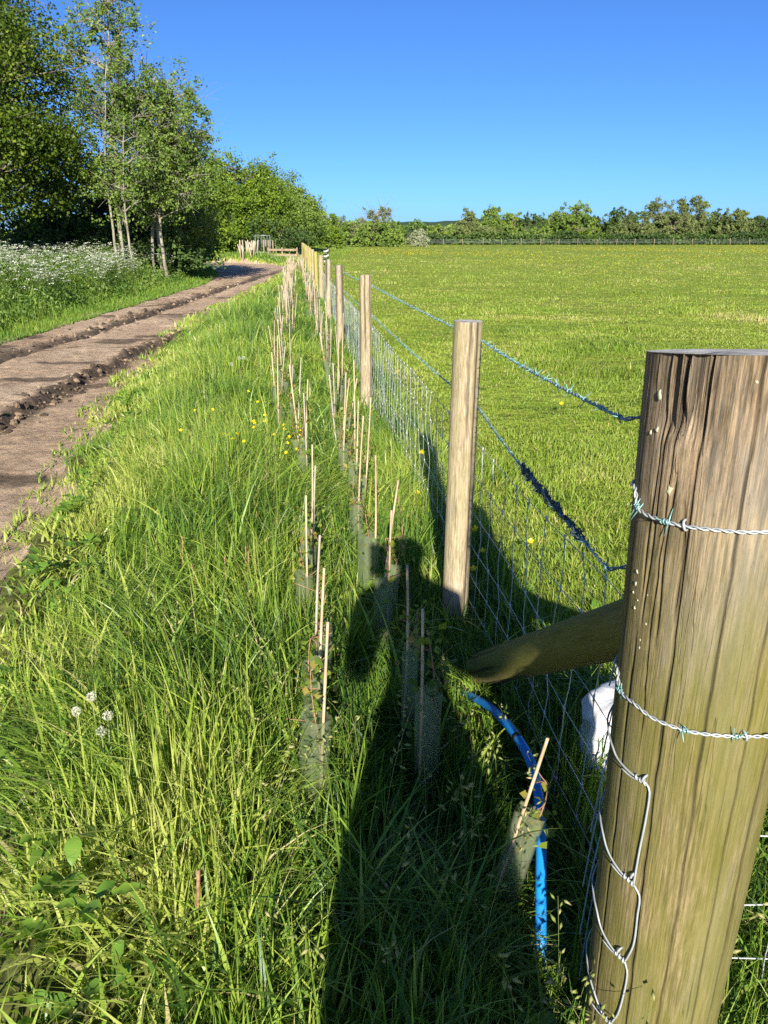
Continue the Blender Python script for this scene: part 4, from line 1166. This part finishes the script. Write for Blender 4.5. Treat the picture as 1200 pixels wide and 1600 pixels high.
# red-brown spent dandelion stalks
for i, (px0, py0, px1, py1) in enumerate([(285, 842, 283, 945), (351, 874, 350, 955), (384, 858, 376, 952), (388, 865, 386, 955), (399, 873, 397, 940), (300, 885, 310, 950), (310, 1360, 300, 1480)]):
    h = .27 if i < 6 else .22
    p = atH(px0, py0, h); q = atY(px1, py1, p[1]); z = float(terrain(p[0], p[1]))
    mb = MB(); b = np.array([q[0], q[1], z]); mb.tube(smooth_path([b, (b + p) / 2 + np.array([.006, 0, 0]), p], 8), [.0026, .0026, .0025, .0024, .0023, .0022, .002, .002] if i < 6 else .0045, 6)
    if i < 6: mb.tube([p, p + np.array([0, 0, .012])], [.0045, .002], 6)
    lab = ['lone red-brown dead stalk leftmost in the long grass', 'single dark reddish stalk left of the close pair', 'left stalk of a close red-brown pair in the grass', 'right stalk of a close red-brown pair in the grass', 'short reddish stalk right of the close pair', 'thin bent brown stalk beside the leftmost one', 'thick orange-brown broken stem standing low in the grass'][i]
    o = mb.build('dead_stalk', M['dead_stem'], loc=b); tag(o, lab, 'stalk', 'dead stalks in the verge')

gz_ = lambda x, y: float(terrain(x, y))
def broad_leaf(mb, base, az, el, L, Wd, droop, r):
    n = 9; t = np.linspace(0, 1, n)
    d = np.array([math.cos(az), math.sin(az), 0]); s = np.array([-math.sin(az), math.cos(az), 0])
    C = base + d[None] * (L * t * math.cos(el))[:, None] + np.array([0, 0, 1.0])[None] * (L * (t * math.sin(el) - droop * t ** 2))[:, None]
    w = Wd * np.clip(np.sin(PI * np.clip((t - .12) / .88, 0, 1)) ** .8, .04, 1)
    rip = .07 * L * np.sin(t * 21 + r.uniform(0, 6)) * (w / Wd)
    up = np.array([0, 0, 1.0])
    A = C - s * w[:, None] + up * (w * .35 + rip * .5)[:, None]; B = C + s * w[:, None] + up * (w * .35 - rip * .5)[:, None]
    V = np.stack([A, C, B], 1).reshape(-1, 3); i = np.arange(n - 1) * 3
    F = np.concatenate([np.stack([i, i + 1, i + 4, i + 3], 1), np.stack([i + 1, i + 2, i + 5, i + 4], 1)])
    mb.add(V, F, r.uniform(0, 1))
def dock(px, py, label, seed, n=9, L=.20):
    p = atH(px, py, .02); z = float(terrain(p[0], p[1])); r = np.random.default_rng(seed)
    mb = MB()
    for k in range(n): broad_leaf(mb, np.array([p[0], p[1], z]), r.uniform(0, 6.28), r.uniform(.5, 1.15), L * r.uniform(.6, 1.1), .032 * r.uniform(.7, 1.2) * L / .2, r.uniform(.2, .5), r)
    o = mb.build('dock_plant', M['dock_leaf'], loc=(p[0], p[1], z)); tag(o, label, 'plant', 'dock plants')
dock(95, 1480, 'broad-leaved dock growing at the edge of the mud, bottom left', 801, 12, .125)
dock(70, 1590, 'low dock with wide crinkled leaves at the very bottom left', 802, 10, .11)
dock(225, 1235, 'dock with narrow upright leaves amid the long grass below the dandelion clocks', 803, 6, .15)
dock(935, 960, 'small broad-leaved weed in the pasture beside the corner post', 804, 8, .12)
dock(960, 1580, 'dock leaves at the foot of the thick corner post', 805, 6, .14)

r = np.random.default_rng(88); mb = MB()
for k in range(150):
    y = 0.9 + 8 * r.random() ** 1.5; x = float(xr(y)) + .1 + (float(fenceX(y)) - float(xr(y)) - .3) * r.random() ** 1.6
    z = gz_(x, y) + r.uniform(.02, .14); L = r.uniform(.04, .09)
    for j in range(r.integers(4, 8)): broad_leaf(mb, np.array([x, y, z]) + r.normal(0, .015, 3), r.uniform(0, 6.28), r.uniform(.1, 1.1), L * r.uniform(.7, 1.2), L * r.uniform(.16, .26), r.uniform(.1, .5), r)
tag(mb.build('weeds', M['dock_leaf']), 'small broad-leaved weeds growing through the verge grass', 'weeds', kind='stuff')

# ------------------------------------------------------------------ trees
def grow_tree(name, label, cat, loc, trunk_pts, trunk_r, blobs, nclump, nleaf, lsize, leafmat, barkmat, seed, group=None, limb_r=.05, clump_r=.8, bare=0.0, tsides=8, shell=.55, flat=.7):
    r = np.random.default_rng(seed)
    root = empty(name, loc, label, cat, group)
    tk = MB(); T = np.asarray(trunk_pts, float)
    TP = smooth_path(T, 16) + np.concatenate([[[0, 0, 0]], r.normal(0, trunk_r * .22, (15, 3))])
    tr = np.interp(np.linspace(0, 1, 16), [0, .06, 1], [trunk_r * 1.5, trunk_r, trunk_r * .3])
    tk.tube(TP, tr, tsides)
    cen = []; vol = np.array([b[3] * b[4] * b[5] for b in blobs]) ** .7; vol = vol / vol.sum()
    for b, vv in zip(blobs, vol):
        m = max(2, int(round(nclump * vv)))
        d = r.normal(0, 1, (m, 3)); d /= np.linalg.norm(d, axis=1, keepdims=True)
        rad = (shell + (1 - shell) * r.random((m, 1)) ** .6)
        c = np.array(b[:3]) + d * rad * np.array(b[3:6])
        cen.append(np.hstack([c, np.full((m, 1), (b[3] * b[4] * b[5]) ** (1 / 3))]))
    cen = np.vstack(cen)
    tips = []
    for c in cen:
        k = int(np.clip(np.searchsorted(TP[:, 2], c[2] - .35 * np.hypot(c[0] - TP[-1, 0], c[1] - TP[-1, 1]) - .2), 4, 15))
        a = TP[k]; e = c[:3]; mid = (a + e) / 2 + r.normal(0, .12, 3) * np.linalg.norm(e - a) * .6 + np.array([0, 0, .08 * np.linalg.norm(e - a)])
        pth = smooth_path([a, mid, e], 7)
        tk.tube(pth, np.linspace(min(limb_r, tr[k]), limb_r * .18, 7), 5, False)
        for q in range(2 if bare == 0 else 5):
            e2 = e + r.normal(0, 1, 3) * c[3] * (.25 + .35 * bare) + np.array([0, 0, .3 * bare * c[3]])
            tk.tube([pth[4], (pth[4] + e2) / 2 + r.normal(0, .1, 3) * c[3] * .3, e2], [limb_r * .3, limb_r * .2, limb_r * .08], 4, False)
    tk.build('trunk', M[barkmat], root)
    w = r.uniform(.4, 1.5, len(cen)); w /= w.sum(); cnt = (w * nleaf).astype(int)
    pos = []; va = []
    for c, n in zip(cen, cnt):
        rc = clump_r * r.uniform(.6, 1.25)
        # leaves sit in a few sprays inside the clump
        sp = r.normal(0, .55, (max(3, n // 26 + 1), 3)) * rc * np.array([1, 1, flat])
        pk = sp[r.integers(0, len(sp), n)] + r.normal(0, .20, (n, 3)) * rc
        pos.append(c[:3] + pk); va.append(np.clip(r.normal(.5, .16) + r.normal(0, .20, n), 0, 1))
    pos = np.vstack(pos); va = np.concatenate(va)
    pos[:, 2] = np.maximum(pos[:, 2], .15)
    V, Ft, a = leaf_quads(pos, lsize, r, va, .72)
    put('crown', V, Ft, M[leafmat], root, False, {'var': a})
    return root
def gz(x, y): return float(terrain(x, y))
def px_at(px, d, py=378): return float(atY(px, py, d)[0])
# two big dark oaks over the left bank
x, y = -12.9, 25.5
grow_tree('oak_tree', 'large dark leafy oak overhanging the left bank, cut by the picture edge', 'tree', (x, y, gz(x, y)), [(0, 0, -.3), (.1, 0, 1.8), (.2, .1, 4), (.3, 0, 7.5)], .26,
          [(-.6, 0, 7.6, 3.3, 3.6, 3.6), (2.2, -.6, 5.1, 2.0, 2.4, 1.7), (-2.5, -1.2, 5.2, 2.6, 2.4, 2.3), (1.3, -1.8, 3.2, 2.3, 1.8, 1.15), (1.6, .6, 3.6, 2.4, 1.6, 1.6)], 260, 125000, .105, 'oak_leaf', 'bark', 901, 'trees beside the track', .085, .85)
x, y = -17.8, 22.0
grow_tree('oak_tree', 'dense oak at the far left whose lower boughs hang over the cow parsley', 'tree', (x, y, gz(x, y)), [(0, 0, -.3), (0, 0, 2), (.4, 0, 7)], .3,
          [(2, 0, 6.5, 4.0, 4.0, 4.0), (4.4, -.8, 3.6, 2.4, 2.0, 1.7), (3.2, .4, 8.8, 2.4, 2.6, 2.4)], 170, 80000, .11, 'oak_leaf', 'bark', 902, 'trees beside the track', .085, .85)
# slim pale-stemmed trees
for i, (px, d_, h, rt, lab, cx) in enumerate((
        (196, 26.5, 8.5, .08, 'tallest slim tree with a pale stem and thin airy crown above the bank', 0),
        (182, 25.5, 6.2, .045, 'slim bare-stemmed young tree just left of the tallest slim one', 1),
        (208, 25.2, 4.8, .042, 'short young tree with a kinked pale stem right of the tallest slim one', 2),
        (236, 27.5, 6.4, .06, 'thin dark-stemmed young tree, left of the group of four by the shaded bank', 3),
        (250, 28.0, 7.1, .065, 'straight thin tree in the middle of the group by the shaded bank', 3),
        (258, 27.2, 6.6, .06, 'pale straight thin tree right of the middle in the group by the shaded bank', 4),
        (286, 31.0, 6.4, .07, 'bushy young tree standing last before the track opens out', 5))):
    x = px_at(px, d_); z = gz(x, d_)
    rng2 = np.random.default_rng(60 + i); k = rng2.normal(0, .12, 4)
    if cx == 0: bl_ = [(.25, 0, h * .62, 1.15, 1.2, 1.9), (.35, 0, h * .87, .95, .9, 1.15), (-.7, 0, h * .80, .8, .8, .8), (1.0, 0, h * .62, .9, .9, .9), (-.3, -.3, h * .38, 1.0, 1, .8)]; nc, nl = 95, 10500
    elif cx in (1, 2): bl_ = [(-.1, 0, h * .72, .9, .9, 1.3), (.1, 0, h * .45, .6, .6, .5)]; nc, nl = 26, 2600
    elif cx == 5: bl_ = [(0, 0, h * .62, 1.3, 1.3, 2.1), (.2, -.2, h * .3, 1.4, 1.2, 1.2)]; nc, nl = 70, 14000
    else: bl_ = [(.35, 0, h * .70, 1.35, 1.1, 1.8), (.75, 0, h * .52, 1.2, .9, 1.1), (.1, 0, h * .40, 1.0, .8, .6)]; nc, nl = 60, 7500
    grow_tree('slim_tree', lab, 'tree', (x, d_, z), [(0, 0, -.2), (k[0], 0, h * .25), (k[1] + .05, 0, h * .55), (k[2] + .15, 0, h * .97)], rt, bl_, nc, nl, .09, 'ash_leaf', 'pale_bark', 920 + i, 'slim young trees beside the track', .028, .42, .3, 7, .25, 1.1)
# understorey shrubs behind the slim trees
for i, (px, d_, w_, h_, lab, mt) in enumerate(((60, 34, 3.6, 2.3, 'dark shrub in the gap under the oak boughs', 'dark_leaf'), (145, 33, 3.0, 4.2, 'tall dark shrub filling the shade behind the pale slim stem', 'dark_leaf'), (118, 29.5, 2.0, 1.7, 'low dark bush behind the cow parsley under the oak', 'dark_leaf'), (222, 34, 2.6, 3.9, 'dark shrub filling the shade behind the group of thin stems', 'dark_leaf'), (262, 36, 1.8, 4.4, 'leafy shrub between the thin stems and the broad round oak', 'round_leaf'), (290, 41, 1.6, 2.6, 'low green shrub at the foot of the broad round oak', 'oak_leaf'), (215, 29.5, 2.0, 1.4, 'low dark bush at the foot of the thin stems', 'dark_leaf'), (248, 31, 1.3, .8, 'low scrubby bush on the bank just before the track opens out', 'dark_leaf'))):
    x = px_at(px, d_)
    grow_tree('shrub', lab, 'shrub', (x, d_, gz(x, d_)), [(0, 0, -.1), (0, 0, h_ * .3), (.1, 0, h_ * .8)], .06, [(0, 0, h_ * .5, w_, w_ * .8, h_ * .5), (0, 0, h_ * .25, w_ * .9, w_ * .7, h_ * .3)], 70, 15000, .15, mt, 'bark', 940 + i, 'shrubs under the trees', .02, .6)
# broad oaks at the bend
for i, (px, d_, h_, w_, n_, lab, mt) in enumerate((
        (372, 70, 10.2, 4.7, 15000, 'broad round bright green oak at the bend of the track', 'round_leaf'),
        (322, 68, 8.6, 3.8, 11000, 'yellow-green oak just left of the broad round one', 'round_leaf'),
        (440, 84, 9.4, 3.6, 10000, 'grey-green tree right of the broad round oak', 'ash_leaf'),
        (412, 74, 8.2, 3.2, 9000, 'mid green tree between the broad oak and the grey-green one', 'far_leaf'),
        (462, 92, 6.2, 3.4, 6500, 'low olive green tree at the right end of the near trees', 'far_leaf'),
        (345, 74, 5.0, 4.3, 7000, 'low spreading thicket under the yellow-green oak', 'oak_leaf'),
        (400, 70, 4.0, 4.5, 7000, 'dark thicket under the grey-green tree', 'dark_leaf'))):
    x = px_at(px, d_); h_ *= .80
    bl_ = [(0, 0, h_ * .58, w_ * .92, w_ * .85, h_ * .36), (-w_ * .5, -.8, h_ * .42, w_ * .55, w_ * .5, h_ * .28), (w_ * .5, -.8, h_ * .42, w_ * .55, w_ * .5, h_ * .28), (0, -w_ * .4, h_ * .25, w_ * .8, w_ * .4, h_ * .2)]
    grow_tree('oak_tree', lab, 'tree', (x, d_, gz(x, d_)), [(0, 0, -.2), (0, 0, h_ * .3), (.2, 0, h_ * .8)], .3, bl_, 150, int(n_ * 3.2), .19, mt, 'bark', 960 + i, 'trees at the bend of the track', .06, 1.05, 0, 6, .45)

# far line across the pasture
FD = 205.0
def ht(py, d): return float(atY(600, py, d)[2])
far = [ # px, top py, half width px, depth, leaf, label, sparse
    (508, 331, 27, 118, 'round_leaf', 'small rounded bright green tree beside the end of the near fence', 0),
    (562, 345, 34, 150, 'far_leaf', 'left dome of the broad bush with bare twigs', 0),
    (588, 322, 32, 152, 'olive_leaf', 'broad bush crowned with bare grey twigs beyond the pasture', 2),
    (613, 344, 22, 148, 'far_leaf', 'right dome of the broad bush with bare twigs', 0),
    (530, 336, 14, 160, 'olive_leaf', 'thin half-bare tree left of the twiggy bush', 1),
    (655, 360, 13, 150, 'blossom', 'hawthorn in white blossom right of the twiggy bush', 0),
    (692, 352, 36, 215, 'far_leaf', 'low bushes right of the blossoming hawthorn', 0),
    (731, 328, 15, 205, 'olive_leaf', 'narrow leaning pale tree, first tall one right of the hawthorn', 1),
    (767, 323, 19, 203, 'far_leaf', 'round-headed dark tree beside the narrow leaning pale one', 0),
    (799, 332, 17, 208, 'far_leaf', 'smaller round tree right of the round-headed dark one', 0),
    (832, 334, 24, 206, 'dark_leaf', 'wide low dark tree left of the tall domed one', 0),
    (866, 331, 20, 206, 'far_leaf', 'tree touching the left side of the tall domed one', 0),
    (898, 317, 34, 204, 'far_leaf', 'tall domed green tree in the middle of the far tree line', 0),
    (928, 338, 16, 210, 'dark_leaf', 'low dark tree in the dip right of the tall domed one', 0),
    (972, 322, 28, 204, 'dark_leaf', 'dense dark tree left of the pale half-bare ones', 0),
    (1027, 309, 25, 206, 'olive_leaf', 'left of the tall pale half-bare trees', 1),
    (1058, 313, 13, 210, 'olive_leaf', 'thin tree between the two tall pale half-bare ones', 1),
    (1082, 305, 21, 206, 'olive_leaf', 'right and tallest of the pale half-bare trees', 1),
    (1050, 335, 44, 203, 'olive_leaf', 'brownish green thicket under the pale half-bare trees', 0),
    (1118, 332, 17, 208, 'dark_leaf', 'dark green tree right of the pale half-bare ones', 0),
    (1144, 328, 28, 204, 'olive_leaf', 'broad brown-green tree near the right edge', 0),
    (1180, 337, 20, 212, 'dark_leaf', 'blue-green tree right of the broad brown-green one', 0),
    (1215, 335, 22, 212, 'dark_leaf', 'blue-green tree cut by the right edge of the picture', 0),
    (1265, 330, 34, 210, 'far_leaf', 'green tree just beyond the right edge', 0),
    (760, 352, 34, 196, 'olive_leaf', 'low mounded bush under the round-headed dark tree', 0),
    (905, 352, 36, 196, 'round_leaf', 'bright low bush under the tall domed tree', 0),
    (830, 355, 34, 196, 'far_leaf', 'low bush under the wide low dark tree', 0),
    (985, 345, 34, 196, 'olive_leaf', 'sloping olive bush under the dense dark tree', 0),
]
for i, (px, py, hw, d_, mt, lab, sparse) in enumerate(far):
    x = px_at(px, d_); h_ = ht(py, d_); w_ = hw / 1200 * d_ * .942
    bl_ = [(0, 0, h_ * .66, w_ * .85, w_ * .7, h_ * .34), (-w_ * .35, 0, h_ * .40, w_ * .7, w_ * .6, h_ * .34), (w_ * .38, -.5, h_ * .36, w_ * .65, w_ * .6, h_ * .33), (0, -.5, h_ * .18, w_ * .8, w_ * .6, h_ * .18)]
    nl = int(1700 + 60 * w_ * h_ * .5)
    if sparse: bl_ = bl_[:3] if sparse == 1 else bl_
    grow_tree('field_tree', lab, 'tree', (x, d_, 0), [(0, 0, -.2), (0, 0, h_ * .4), (.3, 0, h_ * .9)], .28, bl_, 120 if not sparse else 60, int(nl * (2.0 if sparse else 3.6)), .46 if d_ > 180 else .38, mt, 'pale_bark' if sparse else 'bark', 1000 + i, 'far trees beyond the pasture', .07 if sparse != 2 else .10, h_ * (.085 if not sparse else .10) + .25, 1.2 if sparse == 2 else (.4 if sparse else 0), 5, .5)
# hedge along the far side, thick and uneven
def hedge(x0, y0, x1, y1, hh, n, label, seed, mt='dark_leaf', sz=.5):
    r = np.random.default_rng(seed); root = empty('hedge', ((x0 + x1) / 2, (y0 + y1) / 2, 0), label, 'hedge')
    t = r.random(n); x = x0 + (x1 - x0) * t - (x0 + x1) / 2; y = y0 + (y1 - y0) * t - (y0 + y1) / 2 + r.normal(0, .9, n)
    top = hh * (.6 + .8 * fbm(t * 60, t * 0, seed, 3))
    z = top * r.random(n) ** .75
    V, Ft, a = leaf_quads(np.stack([x, y, z], 1), sz, r, np.clip(.45 + 1.2 * (fbm(t * 40, t * 0, seed + 2, 2) - .5) + r.normal(0, .15, n), 0, 1), .8)
    put('foliage', V, Ft, M[mt], root, False, {'var': a})
    mb = MB()
    for k in range(int(n / 150)):
        tt = r.random(); b = np.array([(x1 - x0) * (tt - .5), (y1 - y0) * (tt - .5) + r.normal(0, .5), 0]); mb.tube([b, b + np.array([r.normal(0, .2), r.normal(0, .2), hh * .9])], [.05, .02], 4, False)
    mb.build('stems', M['bark'], root)
hedge(-30, 193, 150, 193, 2.6, 26000, 'long dark hedge running behind the far post fence under the trees', 71, 'dark_leaf', .55)
hedge(-60, 222, 170, 222, 5.2, 16000, 'taller band of thicket closing the gaps between the far trees', 73, 'far_leaf', .8)
hedge(-34, 118, -9, 130, 2.0, 7000, 'low hedge behind the farther end of the track', 75, 'far_leaf', .4)
hedge(-60, 60, -24, 95, 2.6, 6000, 'hedge at the left seen under the oak boughs', 76, 'far_leaf', .4)
# wooded hill on the horizon
hx = np.linspace(-700, 900, 120); r = np.random.default_rng(2)
hz = 9 + 20 * fbm(hx * .006, hx * 0, 5, 4) * np.exp(-((hx - 60) / 260) ** 2) + 2 * fbm(hx * .06, hx * 0, 7, 3)
rows = []
for k, (dy, s) in enumerate(((0, 0), (40, .6), (90, .95), (150, 1.0), (300, .6), (400, 0))):
    rows.append(np.stack([hx, np.full_like(hx, 800 + dy), hz * s + (0 if s == 0 else r.normal(0, .5, len(hx)))], 1))
Vh = np.vstack(rows); n = len(hx); ii = np.arange(6 * n).reshape(6, n)
M['hill'] = plain('wooded_hill', (0.060, 0.095, 0.045), .95, var=(0.035, 0.06, 0.03), scale=.05, spec=.05)
tag(put('hills', Vh, np.stack([ii[:-1, :-1], ii[:-1, 1:], ii[1:, 1:], ii[1:, :-1]], -1).reshape(-1, 4), M['hill']), kind='structure')

# far post and wire fence across the pasture
ff = empty('post_fence', (10, 186, 0), 'far line of low wooden posts and wire in front of the hedge', 'fence')
mb_w = MB()
for k in range(44):
    x = -34 + 4.35 * k + rr.normal(0, .15)
    mb = MB(); h = 1.35 + rr.normal(0, .07); l = rr.normal(0, .03)
    mb.tube([(0, 0, -.1), (l, 0, h * .5), (2 * l, 0, h), (2 * l, 0, h + .03)], [.07, .065, .065, .04], 8)
    o = mb.build('post', M['rail_wood'], ff, attr='crack'); o.data.attributes['crack'].data.foreach_set('value', np.zeros(len(o.data.vertices), np.float32)); o.location = (x - 10, 0, 0)
for h in (.5, .8, 1.1): mb_w.tube([(x, .1, h + .02 * math.sin(x)) for x in np.arange(-44, 145, 4.35)], .02, 4, False)
mb_w.build('fence_wire', M['galv'], ff)

# ------------------------------------------------------------------ cow parsley on the bank
def parsley():
    r = np.random.default_rng(91)
    st = MB(); um = MB(); pos = []
    n = 1500
    y = 11 + 24 * r.random(n) ** 1.15; x = xl(y) - .9 - 6.5 * r.random(n) ** 1.15
    keep = (fbm(x * .7, y * .5, 92, 3) + .14 * sstep(-7, -10, x) - .10 * sstep(20, 30, y)) > .44
    x, y = x[keep], y[keep]
    for xx, yy in zip(x, y):
        z = gz(xx, yy); H = r.uniform(.6, 1.0) * (.75 + .25 * float(sstep(0, 2, xl(yy) - xx)))
        tip = np.array([xx + r.normal(0, .06), yy + r.normal(0, .06), z + H])
        base = np.array([xx, yy, z]); st.tube([base, tip], [.008, .004], 3, False, .5)
        for k in range(r.integers(4, 9)):
            f = r.uniform(.55, .95); a = base + (tip - base) * f; q = a + np.array([r.normal(0, .12), r.normal(0, .12), r.uniform(.08, .28)])
            st.tube([a, q], [.004, .003], 3, False, .5)
            m = 13; aa = r.uniform(0, 6.28, m); rad = .055 * np.sqrt(r.random(m)) * r.uniform(.7, 1.3)
            c = q + np.stack([np.cos(aa) * rad, np.sin(aa) * rad, r.normal(0, .006, m)], 1)
            s = .0145 * r.uniform(.7, 1.3, m)
            for cc, s_ in zip(c, s):
                th_ = r.uniform(0, 6.28); u = np.array([math.cos(th_), math.sin(th_), r.normal(0, .3)]) * s_; w = np.array([-math.sin(th_), math.cos(th_), r.normal(0, .3)]) * s_
                pos.append([cc - u, cc + w, cc + u, cc - w])
    V = np.array(pos).reshape(-1, 3); F = np.arange(len(V)).reshape(-1, 4)
    um.add(V, F, np.repeat(r.random(len(F)), 4))
    root = empty('cow_parsley', (-9, 18, 0), 'frothy white cow parsley flowering all over the left bank', 'plants')
    root['kind'] = 'stuff'
    nl = 42000
    y = 10.5 + 26 * r.random(nl) ** 1.2; x = xl(y) - .5 - 7.5 * r.random(nl)
    z = terrain(x, y) + .75 * r.random(nl) ** 1.2 * (.35 + .65 * sstep(0, 2.0, xl(y) - x)) * (.5 + fbm(x * .9, y * .9, 95, 2))
    V, Ft, a = leaf_quads(np.stack([x, y, z], 1), .085, r, np.clip(.5 + 1.3 * (fbm(x, y, 97, 3) - .5) + r.normal(0, .2, nl), 0, 1), .55, .6)
    for mbx, nm, mt in ((st, 'stems', 'parsley_leaf'), (um, 'flowers', 'umbel')):
        o = mbx.build(nm, M[mt], root, nm == 'stems'); o.location = (9, -18, 0); o['kind'] = 'stuff'
    o = put('leaves', V, Ft, M['parsley_leaf'], root, False, {'var': a}); o.location = (9, -18, 0); o['kind'] = 'stuff'
parsley()

# ------------------------------------------------------------------ things at the far end of the track
def stake(x, y, h, rad, label, group, seed, mt='rail_wood', lean=0):
    mb = MB(); r = np.random.default_rng(seed)
    mb.tube([(0, 0, -.1), (lean * .5, 0, h * .5), (lean, 0, h - .02), (lean, 0, h)], [rad, rad * 1.02, rad * .95, rad * .6], 8)
    o = mb.build('stake', M[mt], attr='crack'); o.location = (x, y, gz(x, y)); o.data.attributes['crack'].data.foreach_set('value', np.zeros(len(o.data.vertices), np.float32))
    return tag(o, label, 'stake', group)
r = np.random.default_rng(14)
for k in range(22):
    px = 374 + 27 * r.random(); d_ = 52 + 5 * r.random(); x = px_at(px, d_)
    stake(x, d_, r.uniform(.7, 1.1), .036, 'pale stake in the clump of tree guards at the end of the track', 'pale stakes beyond the track', k, 'cane' if k % 3 == 0 else 'cane_grey', r.normal(0, .10))
for k in range(13):
    px = 410 + 5.2 * k + r.normal(0, 1); d_ = 62 + 1.2 * k; x = px_at(px, d_)
    stake(x, d_, r.uniform(1.0, 1.2), .055, 'small wooden stake in the short row past the metal hurdle', 'short row of stakes', 40 + k, 'rail_wood')
# metal hurdle
x = px_at(399, 58)
hd = empty('metal_hurdle', (x, 58, gz(x, 58)), 'small grey metal gate frame standing beyond the track end', 'gate')
mb = MB(); mb.tube([(0, 0, 0), (0, 0, 1.42)],   .028, 6); mb.tube([(1.05, 0, 0), (1.05, 0, 1.42)],   .028, 6); mb.tube([(0, 0, 1.38), (1.05, 0, 1.38)], .03, 6); mb.tube([(0, 0, .25), (1.05, 0, .25)], .03, 6); mb.build('frame', M['galv'], hd)
mb = MB()
for k in range(1, 5): mb.tube([(k * .21, 0, .25), (k * .21, 0, 1.38)], .018, 6)
mb.build('bar', M['galv'], hd)
# low rail barrier
x = px_at(418, 56)
rb = empty('rail_barrier', (x, 56, gz(x, 56)), 'low two-rail timber barrier lying across the grass past the track', 'barrier')
for z_ in (.18, .52):
    mb = MB(); mb.box((1.0, 0, z_), (2.1, .07, .14)); o = mb.build('rail', M['rail_wood'], rb, False, attr='crack'); o.data.attributes['crack'].data.foreach_set('value', np.zeros(8, np.float32))
for x_ in (0, .98, 2.0):
    mb = MB(); mb.box((x_, .075, .33), (.09, .08, .68)); o = mb.build('post', M['rail_wood'], rb, False, attr='crack'); o.data.attributes['crack'].data.foreach_set('value', np.zeros(8, np.float32))
# striped reel / fence tester on a stake by the sixth post
p = atY(508, 392, 17.2)
rl = empty('striped_marker', (p[0] + .02, 17.2, gz(p[0], 17.2)), 'black and white ragged plastic marker tied to a thin stake behind the fence posts', 'marker')
mb = MB(); mb.tube([(0, 0, 0), (0, 0, 1.28)], .012, 6); mb.build('stake', M['galv'], rl)
wp = plain('white_strip', (.75, .75, .73), .5)
for k in range(7):
    mb = MB(); z_ = .98 + k * .05; a = .4 * (-1) ** k
    mb.tube([(-.05, -.02, z_ - .02 * a), (.0, -.035, z_), (.055, -.02, z_ + .035)], [.012, .018, .010], 6)
    mb.build('strip', wp if k % 2 else M['black'], rl)

# ------------------------------------------------------------------ the photographer, behind the camera (casts the long shadow)
def photographer():
    cx, cy = .13, -.34
    root = empty('person', (cx, cy, 0), 'person in a dark jacket holding up a phone', 'person')
    root.scale = (1.0, 1.0, 1.02)
    def skin(name, pts, edges, mat, lev=2):
        me = bpy.data.meshes.new(name); me.from_pydata([p[:3] for p in pts], edges, []); me.materials.append(mat)
        o = bpy.data.objects.new(name, me); COL.objects.link(o); o.parent = root
        mod = o.modifiers.new('skin', 'SKIN'); mod.use_smooth_shade = True
        for i, p in enumerate(pts):
            me.skin_vertices[0].data[i].radius = (p[3], p[4] if len(p) > 4 else p[3])
        me.skin_vertices[0].data[0].use_root = True
        o.modifiers.new('sub', 'SUBSURF').levels = lev; o.modifiers['sub'].render_levels = lev
        return o
    B = [(-.03, 0, .98, .20, .12), (0, 0, 1.14, .145, .10), (0, 0, 1.32, .18, .11), (0, 0, 1.44, .15, .09), (0, .01, 1.52, .055), (0, .02, 1.58, .06), (0, .02, 1.64, .085, .095), (0, .02, 1.70, .05),
         (-.19, 0, 1.42, .06), (-.21, .04, 1.17, .055), (-.10, .22, 1.36, .036), (-.11, .26, 1.42, .03),
         (.165, 0, 1.42, .055), (.175, .06, 1.17, .05), (.00, .22, 1.36, .036), (-.08, .26, 1.42, .03),
         (-.12, 0, .88, .13), (-.13, .02, .50, .125), (-.14, 0, .10, .10), (-.14, .14, .05, .05),
         (.08, 0, .88, .13), (.09, .02, .50, .125), (.09, 0, .10, .10), (.09, .14, .05, .05)]
    E = [(0, 1), (1, 2), (2, 3), (3, 4), (4, 5), (5, 6), (6, 7), (3, 8), (8, 9), (9, 10), (10, 11), (3, 12), (12, 13), (13, 14), (14, 15), (0, 16), (16, 17), (17, 18), (18, 19), (0, 20), (20, 21), (21, 22), (22, 23)]
    skin('body', B, E, M['jacket'])
    H_ = [(0, 0, 1.70, .095, .10), (0, -.03, 1.64, .09), (0, -.05, 1.56, .06)]
    skin('hair', H_, [(0, 1), (1, 2)], M['hair'])
    ph_ = empty('phone', (-.005, -.03, 1.5), 'black phone held up in both hands', 'phone')
    mb = MB(); mb.box((0, 0, 0), (.075, .008, .15)); mb.build('case', M['black'], ph_, False)
photographer()
